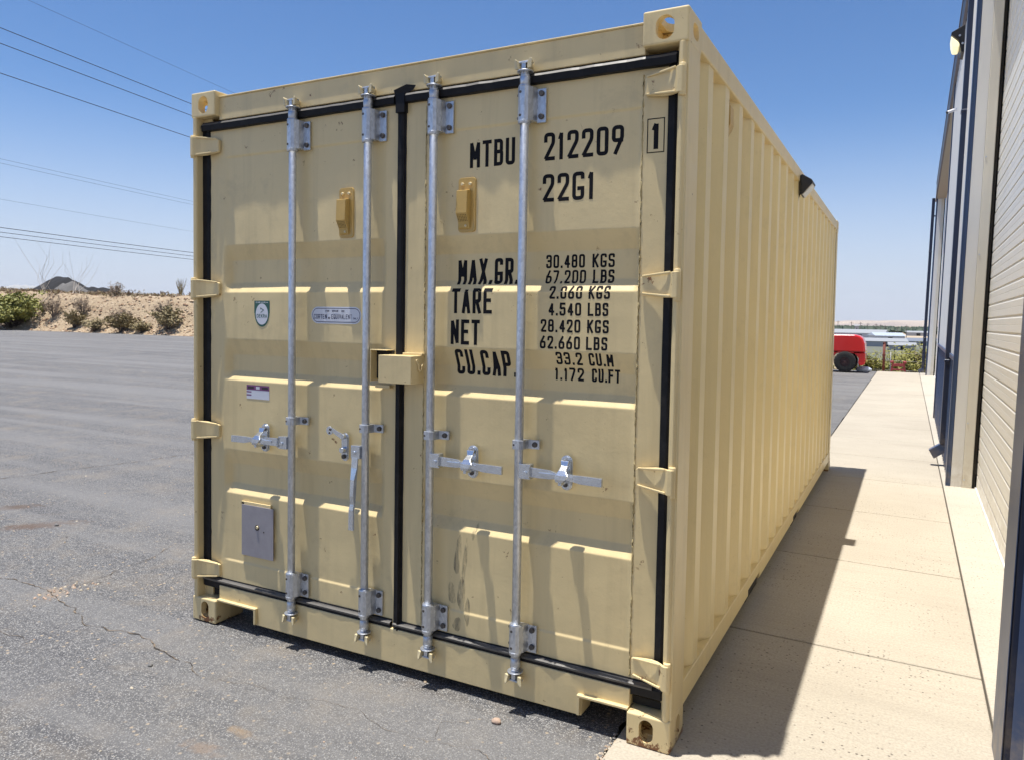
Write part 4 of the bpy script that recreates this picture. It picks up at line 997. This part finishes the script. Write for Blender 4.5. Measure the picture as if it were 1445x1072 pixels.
def rect(a, b, c, d, off, mi): mb.grid(frange(a, c, .03), frange(b, d, .012), lambda x, z: (x, dsurf(x, z)-off*.4, z), mi)
rect(x0, z0, x1, z1, .0022, 0); rect(x0, z1-.024, x1, z1, .0028, 1); rect(x0+.008, z1-.018, x0+.048, z1-.007, .0034, 2); rect(x1-.048, z1-.018, x1-.008, z1-.007, .0034, 2); rect(x0, z0+.030, x0+.032, z0+.036, .0028, 1); rect(x0, z0+.015, x0+.032, z0+.021, .0028, 1)
rect(x0+.062, z1-.019, x0+.086, z1-.006, .0034, 0)
o = mb.build('sticker', [M_white, M_purple, simple('sticker_black', (.03, .02, .03), .4)], doorL, fixn=False); o['label'] = 'white sticker with a purple band'
mb = MB(); mb.box((.306, .034, .366), (.512, .0375, .612)); mb.box((.300, .038, .360), (.318, .046, .622), 1); mb.box((.300, .038, .6125), (.490, .046, .626), 1); mb.box((.4, .038, .45), (.44, .05, .5), 1)
mb.cyl((.410, .034, .512), (.410, .029, .512), .009, .007, 8, mi=2); mb.cyl((.408, .0335, .510), (.408, .0331, .510), .014, n=10, mi=3); mb.cyl((.452, .0335, .494), (.452, .033, .494), .004, n=8, mi=3)
o = mb.build('data_plate', [M_plate, M_paint, M_keeper, M_dark], doorL, bevel=.001)
# ---- grey smudges
mb = MB()
for cx, cz, a, b, ang in ((1.527, .560, .016, .085, .12), (1.560, .540, .010, .095, .10), (1.497, .395, .017, .045, -.15), (1.545, .40, .018, .070, .05), (1.575, .33, .012, .055, 0), (1.53, .27, .02, .03, .3), (1.60, .66, .008, .03, .2)):
    pts = []
    for i in range(40):
        t = 6.2832*i/40; k = 1+.28*noise.noise(Vector((math.cos(t)*1.5, math.sin(t)*1.5, cx*9))); u, v = a*math.cos(t)*k, b*math.sin(t)*k
        x = cx+u*math.cos(ang)+v*math.sin(ang); z = cz-u*math.sin(ang)+v*math.cos(ang); pts.append((x, z))
    c0 = len(mb.v); mb.v.append((cx, dsurf(cx, cz)-.0005, cz)); rings = 6
    for rI in range(1, rings+1):
        for (x, z) in pts: xx = cx+(x-cx)*rI/rings; zz = cz+(z-cz)*rI/rings; mb.v.append((xx, dsurf(xx, zz)-.0005, zz))
    for i in range(40): mb.f.append([c0, c0+1+i, c0+1+(i+1) % 40]); mb.m.append(0); mb.sm.append(True)
    for rI in range(rings-1):
        for i in range(40):
            a_, b_ = c0+1+rI*40+i, c0+1+rI*40+(i+1) % 40; mb.f.append([a_, a_+40, b_+40, b_]); mb.m.append(0); mb.sm.append(True)
mb.build('smudge', M_smudge, doorR, fixn=False)
# ---- side walls (vertical corrugation)
def corr(y, ph):
    P_ = .2888; u = ((y-ph) % P_)/P_         # u=0 : middle of the slope facing the doors
    a = .118                                    # half width of a slope
    if u < a: return 18+0*u if False else .018+.018*(u/a)
    if u < .5-a: return .036
    if u < .5+a: return .036-.036*(u-(.5-a))/(2*a)
    if u < 1-a: return 0.0
    return .018-.018*((1-u)/a)
def side(right):
    mb = MB(); ys_ = [.165]; ph = .300; P_ = .2888
    k = [ph+P_*(i)+d*P_ for i in range(-3, 22) for d in (-.118, .118, .382, .618)]
    ys_ = sorted([.165, 5.90]+[y for y in k if .168 < y < 5.895]); fine = []
    for a, b in zip(ys_, ys_[1:]):
        n = max(1, int((b-a)/.03)); fine += [a+(b-a)*i/n for i in range(n)]
    fine.append(ys_[-1])
    zs = [.186, .192]+frange(.25, 2.42, .12)+[2.496]
    def fn(y, z):
        e = 1; c = corr(y, ph)
        x = 2.392+c*e+(.0 if e == 1 else .0)
        x += .0012*noise.noise(Vector((y*3, z*1.4, 2 if right else 7)))*e
        return (x if right else W_-x, y, z)
    mb.grid(fine, zs, fn, smooth=False, flip=not right)
    return mb.build('side_wall', M_side, C, fixn=False)
side(True); side(False)
for right in (True, False):
    X = (lambda a, b: (a, b)) if right else (lambda a, b: (W_-b, W_-a))
    mb = MB(); a, b = X(2.374, 2.436); mb.box((a, .176, 2.4945), (b, 5.882, 2.578)); mb.build('top_rail', M_paint, C, bevel=.006, seg=3)
    mb = MB(); a, b = X(2.384, 2.434); segs = [(.176, 1.47), (1.81, 3.20), (3.50, 5.882)]
    for s0, s1 in segs: mb.box((a, s0, .098), (b, s1, .190))
    for s0, s1 in ((1.471, 1.809), (3.201, 3.499)): mb.box((a, s0, .128), (b, s1, .1895))
    a2, b2 = X(2.384, 2.420)
    for s0, s1 in ((1.472, 1.808), (3.202, 3.498)): mb.box((a2, s0, .06), (b2, s1, .1275), 1)
    a3, b3 = X(2.372, 2.428); mb.box((a3, .18, .090), (b3, 1.468, .0975)); mb.box((a3, 1.812, .090), (b3, 3.198, .0975)); mb.box((a3, 3.502, .090), (b3, 5.88, .0975))
    mb.build('bottom_rail', [M_side, M_dark], C, bevel=.003)
# side vent
mb = MB(); mb.prism([(2.390, 2.470), (2.412, 2.462), (2.414, 2.385), (2.400, 2.350), (2.390, 2.318)], 'y', .80, .87); mb.cyl((2.392, .835, 2.478), (2.402, .835, 2.478), .007, n=8)
mb.build('vent_cover', [M_mustard], C, bevel=.003)
# roof, floor, rear
mb = MB()
def rf(y, x):
    u = (y/.209) % 1; c = .018*max(0, min(1, (abs(u-.5)*2-.25)*4)); e = sstep(.05, .12, x)*(1-sstep(2.32, 2.39, x)); return (x, y, 2.548+c*e)
mb.grid(frange(.14, 5.95, .026), [.02, .05, .09, .12, 1.2, 2.32, 2.35, 2.39, 2.42], rf, smooth=False); mb.build('roof', M_side, C)
mb = MB(); mb.box((.03, .06, .125), (2.384, 5.98, .165))
for i in range(18): mb.box((.06, .35+i*.31, .045), (2.380, .395+i*.31, .1245))
mb.build('underframe', M_dark, C)  # floor and cross members coloured near black to paint the shade underneath
mb = MB(); mb.grid(frange(.083, 2.355, .0285), [.18, 2.45], lambda x, z: (x, LN-.03-.036*(.5+.5*max(-1, min(1, 3*math.sin(x*22)))), z), smooth=False, flip=True)
mb.box((.08, LN-.03, .04), (2.36, LN-.012, .185)); mb.box((.16, LN-.03, 2.45), (2.28, LN-.012, 2.56)); mb.build('rear_wall', M_side, C)
# flood light bolted to the side of the container
fl_ = thing('flood_light', 'black wedge shaped flood light on the upper edge of the container side', 'flood light', (2.437, 2.93, 2.47))
mb = MB(); mb.prism([(0, .062), (.012, .070), (.074, .030), (.082, .012), (.074, .0), (.012, -.068), (0, -.066)], 'y', 0, .17); mb.build('housing', M_black, fl_, bevel=.004)
t_ = NT('lamp_glass', .2); t_.col((.62, .60, .52))
mb = MB(); mb.add([(.079, .012, .000), (.079, .158, .000), (.019, .158, -.070), (.019, .012, -.070)], [(0, 1, 2, 3)]); mb.add([(.075, .012, .002), (.075, .158, .002), (.015, .158, -.068), (.015, .012, -.068)], [(0, 3, 2, 1)])
mb.add([(.079, .012, .0), (.019, .012, -.07), (.015, .012, -.068), (.075, .012, .002)], [(0, 1, 2, 3)])
mb.build('lens', t_.m, fl_, fixn=False)
mb = MB(); mb.tube([(.0, .04, -.05), (-.012, .035, -.09), (-.016, .03, -.16)], .004, 6); mb.build('cable', M_black, fl_)

# =================================================================== METAL BUILDING (right)
BR = -0.0068
B = thing('metal_building', 'long pale metal warehouse with navy trim and a white roll up door', 'building', (3.45, 0, 0), BR)
B.rotation_euler = (0, 0.020, BR)      # its walls stand plumb; the paved lot tilts about one degree
def bpaint(name, c, rough=.45, dirt=.2):
    t = NT(name, rough); p = t.tc; n = t.noise(p, 1.5, 5, .6); st = t.noise(t.mapv(p, (12, 12, .7)), 1, 4, .6)
    a = t.mix(n, tuple(x*.93 for x in c), tuple(x*1.05 for x in c)); a = t.mix(t.math('MULTIPLY', t.ramp(st, [(.5, 0.), (.8, 1.)]), dirt), a, tuple(x*.6 for x in c))
    # splash-back grime of the lowest part
    z = t.sep(p)[2]; g_ = t.n('ShaderNodeMapRange'); t.l(z, g_.inputs[0]); g_.inputs[1].default_value = .5; g_.inputs[2].default_value = 0; sp_ = t.ramp(t.noise(p, 9, 6, .7), [(.4, 0.), (.65, 1.)])
    a = t.mix(t.math('MULTIPLY', t.math('MULTIPLY', g_.outputs[0], sp_), .5), a, (.36, .28, .18))
    t.col(a); t.rough(n, rough-.08, rough+.1); return t.m
M_lwall = bpaint('wall_light_grey', (.72, .72, .71)); M_door2 = bpaint('door_offwhite', (.84, .83, .785), .4, .10); M_guide = bpaint('guide_cream', (.68, .65, .57))
M_blue = bpaint('trim_blue', (.030, .058, .135), .38, .1); M_navy = bpaint('downspout_navy', (.016, .026, .062), .35, .1)
M_bronze = bpaint('fascia_bronze', (.030, .030, .034), .4, .1); M_soff = bpaint('soffit_tan', (.38, .33, .26), .6); M_mauve = bpaint('fascia_edge', (.14, .13, .16), .5)
HO = 5.40; HE = 6.03
def ribwall(y0, y1, z0, z1, x, mat, name, pitch=.305, dep=.03):
    mb = MB(); ys_ = [y0]; y = y0
    prof_ = []
    while y < y1:
        for d, o in ((0, 0), (.10, 0), (.13, 1), (.175, 1), (.205, 0)):
            if y+d < y1: prof_.append((y+d, o))
        y += pitch
    prof_.append((y1, 0))
    n = len(prof_); vs = [(x-o*dep, yy, z0) for yy, o in prof_]+[(x-o*dep, yy, z1) for yy, o in prof_]
    mb.add(vs, [(i, n+i, n+i+1, i+1) for i in range(n-1)]); mb.box((x+.002, y0, z0+.01), (x+.06, y1, z1-.01))
    return mb.build(name, mat, B, fixn=False)
segs = [(-9, .36), (5.75, 11.9), (24.05, 25.0)]
for y0, y1 in segs:
    ribwall(y0+.04, y1-.04, 1.22, HE-.55, .045, M_lwall, 'wall_panel')
    ribwall(y0+.04, y1-.04, .02, 1.20, .045, M_blue, 'wainscot')
    mb = MB(); mb.box((.0, y0+.04, 1.19), (.05, y1-.04, 1.235)); mb.build('wainscot_trim', M_blue, B, bevel=.003)
bays = [(.60, 5.75), (11.9, 24.05)]
for y0, y1 in bays:
    # corner trims, jamb panels, door guides
    for y, s in ((y0, -1), (y1, 1)):
        a, b = (y, y+.09) if s > 0 else (y-.09, y)
        mb = MB(); mb.box((0, a, .0), (.012, b, HO+.1)); j = (y, y+.012) if s > 0 else (y-.012, y)
        mb.box((.012, j[0], 0), (.040, j[1], HO+.1)); mb.build('corner_trim', M_blue, B, bevel=.003)
        j2 = (y+.002, y+.05) if s > 0 else (y-.05, y-.002)
        mb = MB(); mb.box((.0405, j2[0], 0), (.135, j2[1], HO)); mb.build('jamb', M_lwall, B, bevel=.003)
        j3 = (y-.010, y+.05) if s > 0 else (y-.05, y+.010)
        mb = MB(); mb.box((.1355, j3[0], 0), (.2155, j3[1], HO)); mb.build('door_guide', M_guide, B, bevel=.006)
        mb = MB(); mb.box((.216, j2[0], 0), (.240, j2[1], HO)); mb.build('guide_gap', M_dark, B)
        for z in (.08, .62, 2.2, 3.1):
            mb = MB(); mb.cyl((.15, j3[0]-.004, z), (.15, j3[0]+.004, z), .008, n=8); mb.build('guide_bolt', M_galv, B)
    # roll-up door slats
    mb = MB(); pz = .122; k = int((HO-.0)/pz)
    sec = [(.0, .006), (.0055, .006), (.0060, .0005), (.010, -.0006), (.060, -.0003), (.062, .0010), (.064, -.0003), (.106, -.0006), (.114, .002), (.1165, .006), (.122, .006)]
    vs = []; zl = []
    for i in range(k+1):
        for dz, dx in sec[:-1]: zl.append((.02+i*pz+dz, .252+dx))
    n = len(zl); mb.add([(x, y0+.01, z) for z, x in zl]+[(x, y1-.01, z) for z, x in zl], [(i, i+1, n+i+1, n+i) for i in range(n-1)]); mb.box((.24, y0+.01, .002), (.27, y1-.01, .020))
    mb.build('roll_up_door', M_door2, B, fixn=False)
    mb = MB(); mb.box((.012, y0, HO+.002), (.30, y1, HO+.06)); mb.build('lintel_soffit', M_soff, B)
    mb = MB(); mb.box((.0, y0, HO+.062), (.06, y1, HE-.55)) if HE-.55 > HO+.07 else None; mb.build('lintel', M_lwall, B)
# fascia and gutter
mb = MB(); mb.box((-.012, -9, HE-.56), (.045, 25.05, HE)); mb.build('fascia', M_bronze, B, bevel=.004)
mb = MB(); mb.box((-.022, -9, HE-.58), (.012, 25.05, HE-.562)); mb.box((-.022, -9, HE-.03), (-.0125, 25.05, HE+.01)); mb.build('fascia_edge', M_mauve, B, bevel=.002)
mb = MB(); mb.add([(-.02, -9, HE+.011), (14, -9, HE+1.1), (14, 25.05, HE+1.1), (-.02, 25.05, HE+.011), (-.02, -9, HE-.02), (14, -9, HE+1.05), (14, 25.05, HE+1.05), (-.02, 25.05, HE-.02)], [(0, 1, 2, 3), (4, 7, 6, 5), (0, 4, 5, 1), (1, 5, 6, 2), (2, 6, 7, 3), (3, 7, 4, 0)]); mb.build('roof', M_lwall, B)
mb = MB(); mb.box((.31, 24.9, 0), (14, 24.96, HE)); mb.box((.31, -9, 0), (14, -8.9, HE)); mb.box((13.9, -8.9, 0), (14, 24.9, HE)); mb.build('wall_panel', M_lwall, B)
mb = MB(); mb.box((.30, -8.8, .0), (.305, 24.8, HE-.1)); mb.build('inner_liner', M_lwall, B)
# downspouts
def spout(y, x0=-.035, w=.105, d=.105, elbow=True, z0=.24):
    mb = MB(); mb.box((x0, y, z0), (x0+w, y+d, HE-.565))
    for z in (1.13, 3.80): mb.box((x0-.006, y-.006, z), (x0+w+.006, y+d+.006, z+.035))
    o = mb.build('downspout', M_navy, B, bevel=.010, seg=3)
    if elbow:
        mb = MB(); pts = [(x0+w, z0), (x0, z0), (x0-.10, z0-.075), (x0-.045, z0-.165), (x0+w*.75, z0-.065), (x0+w, z0-.045)]
        mb.prism(pts[::-1], 'y', y+.002, y+d-.002); mb.build('downspout_elbow', M_blue, B, bevel=.006)
spout(6.88); mb = MB(); mb.box((.0, .37, 0), (.20, .64, HO)); mb.build('corner_column', M_navy, B, bevel=.006); mb = MB(); mb.box((-.004, .366, 0), (-.0005, .642, HO)); mb.build('corner_trim', M_blue, B, bevel=.001); spout(24.30, x0=-.115, w=.085, d=.10, z0=.2)  # lighter blue trim plate paints in the sunlit side of the navy column
mb = MB(); mb.box((-.04, 24.32, 4.9), (.045, 24.38, 4.94)); mb.build('downspout_strap', M_blue, B)
# lit wall lamp and camera
wlp = thing('wall_lamp', 'lit wall lamp in a black housing high on the pale building', 'wall lamp', (3.56, 7.5, 4.72))
mb = MB(); mb.prism([(0, .16), (-.005, .165), (-.13, .10), (-.135, .075), (-.06, .0), (-.03, -.13), (0, -.14)], 'y', -.14, .14); mb.build('housing', M_black, wlp, bevel=.006)
t_ = NT('lamp_lit', .3); t_.col((.9, .85, .6)); t_.b.inputs['Emission Color'].default_value = (1, .88, .48, 1); t_.b.inputs['Emission Strength'].default_value = .55
mb = MB(); mb.prism([(-.136, .060), (-.128, -.02), (-.112, -.075), (-.060, -.080), (-.045, -.045), (-.066, -.01)], 'y', -.1415, .12); mb.build('lens', t_.m, wlp, bevel=.01)
mb = MB(); mb.cyl((-.05, -.140, .05), (-.05, -.147, .05), .012, n=8); mb.cyl((-.02, -.140, -.04), (-.02, -.147, -.04), .012, n=8); mb.build('screw', M_galv, wlp)
sc = thing('security_camera', 'small white security camera on the pale building wall, below the lit lamp', 'camera', (3.60, 9.6, 4.50))
sc.scale = (.6, .6, .6)
mb = MB(); mb.box((-.03, -.03, -.02), (0.0, .03, .04)); mb.box((-.10, -.015, .0), (-.03, .015, .02)); mb.build('bracket', M_white, sc, bevel=.003)
mb = MB(); mb.cyl((-.05, .0, .0), (-.19, -.03, -.05), .035, .035, 14); mb.build('housing', M_white, sc, bevel=.004)
mb = MB(); mb.cyl((-.188, -.0296, -.0493), (-.212, -.0347, -.0579), .037, .03, 14); mb.build('lens', M_black, sc)

# =================================================================== RED FORKLIFT (rear seen past the container)
FK = thing('forklift', 'red forklift with big black rear tyre, parked on the asphalt beyond the container', 'forklift', (.98, 23.75, 0))
M_fred = NT('glossy_red_paint', .25); n_ = M_fred.noise(M_fred.tc, 4, 4); M_fred.col(M_fred.mix(n_, (.58, .008, .010), (.68, .012, .012))); M_fred.b.inputs['Coat Weight'].default_value = .4; M_fred = M_fred.m
M_tyre = simple('tyre_rubber', (.022, .021, .02), .85, var=.3, sc=20, bmp=.3)
HB = 1.0
# hood / counterweight : side profile in x,z , extruded in y with rounded edges
mb = MB(); hood = [(-.9, .66), (-.9, 1.16), (-.2, 1.20), (.62, 1.205), (.76, 1.17), (.86, 1.09), (.92, .93), (.945, .70), (.94, .64)]
mb.prism([(x, z) for x, z in hood], 'y', 0, HB); mb.build('hood', M_fred, FK, bevel=.07, seg=5)
mb = MB(); cw = [(-.9, .635), (.94, .635), (.955, .42), (.93, .26), (.80, .23), (.745, .30)]
cxw, rw = .375, .41
for i in range(11):
    a = R(20+140*i/10); cw.append((cxw+rw*math.cos(a), .31+rw*.92*math.sin(a)))
cw += [(-.05, .25), (-.9, .25)]
mb.prism(cw[::-1], 'y', .02, HB-.02); mb.build('counterweight', M_fred, FK, bevel=.02, seg=3)
def wheel(x, y, r, wd, s):
    mb = MB(); n = 40; sec = [(.45, 0), (.72, .0), (.90, .04), (.98, .12), (1, .22), (1, .78), (.98, .88), (.90, .96), (.72, 1), (.45, 1)]
    vs = []
    for i in range(n):
        t = 6.2832*i/n
        for rr, u in sec:
            k = 1.0 if rr < .95 else (1.0 if (i % 2) else .965); vs.append((x+r*rr*k*math.cos(t), y+wd*u, r+r*rr*k*math.sin(t)))
    m_ = len(sec); mb.add(vs, [(i*m_+a, ((i+1) % n)*m_+a, ((i+1) % n)*m_+a+1, i*m_+a+1) for i in range(n) for a in range(m_-1)], 0, False)
    w_ = mb.build('wheel', M_tyre, FK)
    mb = MB(); mb.cyl((x, y+.03, r), (x, y+wd-.03, r), r*.46, n=28)
    for k in range(6): a = k*1.047; mb.cyl((x+r*.26*math.cos(a), y+.03, r+r*.26*math.sin(a)), (x+r*.26*math.cos(a), y+.012, r+r*.26*math.sin(a)), .016, n=6)
    mb.cyl((x, y+.03, r), (x, y-.0, r), r*.14, n=14); mb.build('rim', M_tyre if False else simple('dark_rim', (.04, .012, .012), .5), w_, bevel=.004)
wheel(.365, -.03, .335, .22, 1); wheel(.365, HB-.19, .335, .22, 1); wheel(-1.35, -.05, .36, .25, 1); wheel(-1.35, HB-.20, .36, .25, 1)
mb = MB(); mb.box((-1.75, .05, .30), (-.9005, HB-.05, .62)); mb.box((-1.0, .1, .6205), (-.905, HB-.1, .95)); mb.build('chassis', M_fred, FK, bevel=.03)
mb = MB(); mb.box((-.9, .25, 1.20), (-.45, HB-.25, 1.30)); mb.prism([(-.55, 1.30), (-.42, 1.30), (-.32, 1.75), (-.42, 1.78)], 'y', .27, HB-.27); mb.build('seat', M_black, FK, bevel=.03)
mb = MB()
for y in (.08, HB-.08):
    mb.tube([(-.85, y, 1.12), (-.75, y, 1.6), (-.72, y, 2.08), (-1.55, y, 2.10), (-1.80, y, .62)], .03, 8)
for i in range(6): mb.tube([(-.74-i*.16, .08, 2.09), (-.74-i*.16, HB-.08, 2.09)], .018, 6)
mb.build('overhead_guard', M_black, FK)
mb = MB()
for y in (.16, HB-.24): mb.box((-1.98, y, .06), (-1.88, y+.08, 2.2))
for z in (.3, 1.1, 2.1): mb.box((-1.96, .24, z), (-1.90, HB-.24, z+.08))
mb.build('mast', M_black, FK, bevel=.006)
for y in (.24, HB-.36):
    mb = MB(); mb.box((-3.0, y, .04), (-2.0, y+.12, .08)); mb.box((-2.04, y, .08), (-1.985, y+.12, .6)); mb.build('fork', M_bolt, FK, bevel=.01)
mb = MB(); 
mb.box((-.895, -.004, .66), (.93, .0, .668)); mb.build('panel_gap', M_dark, FK)
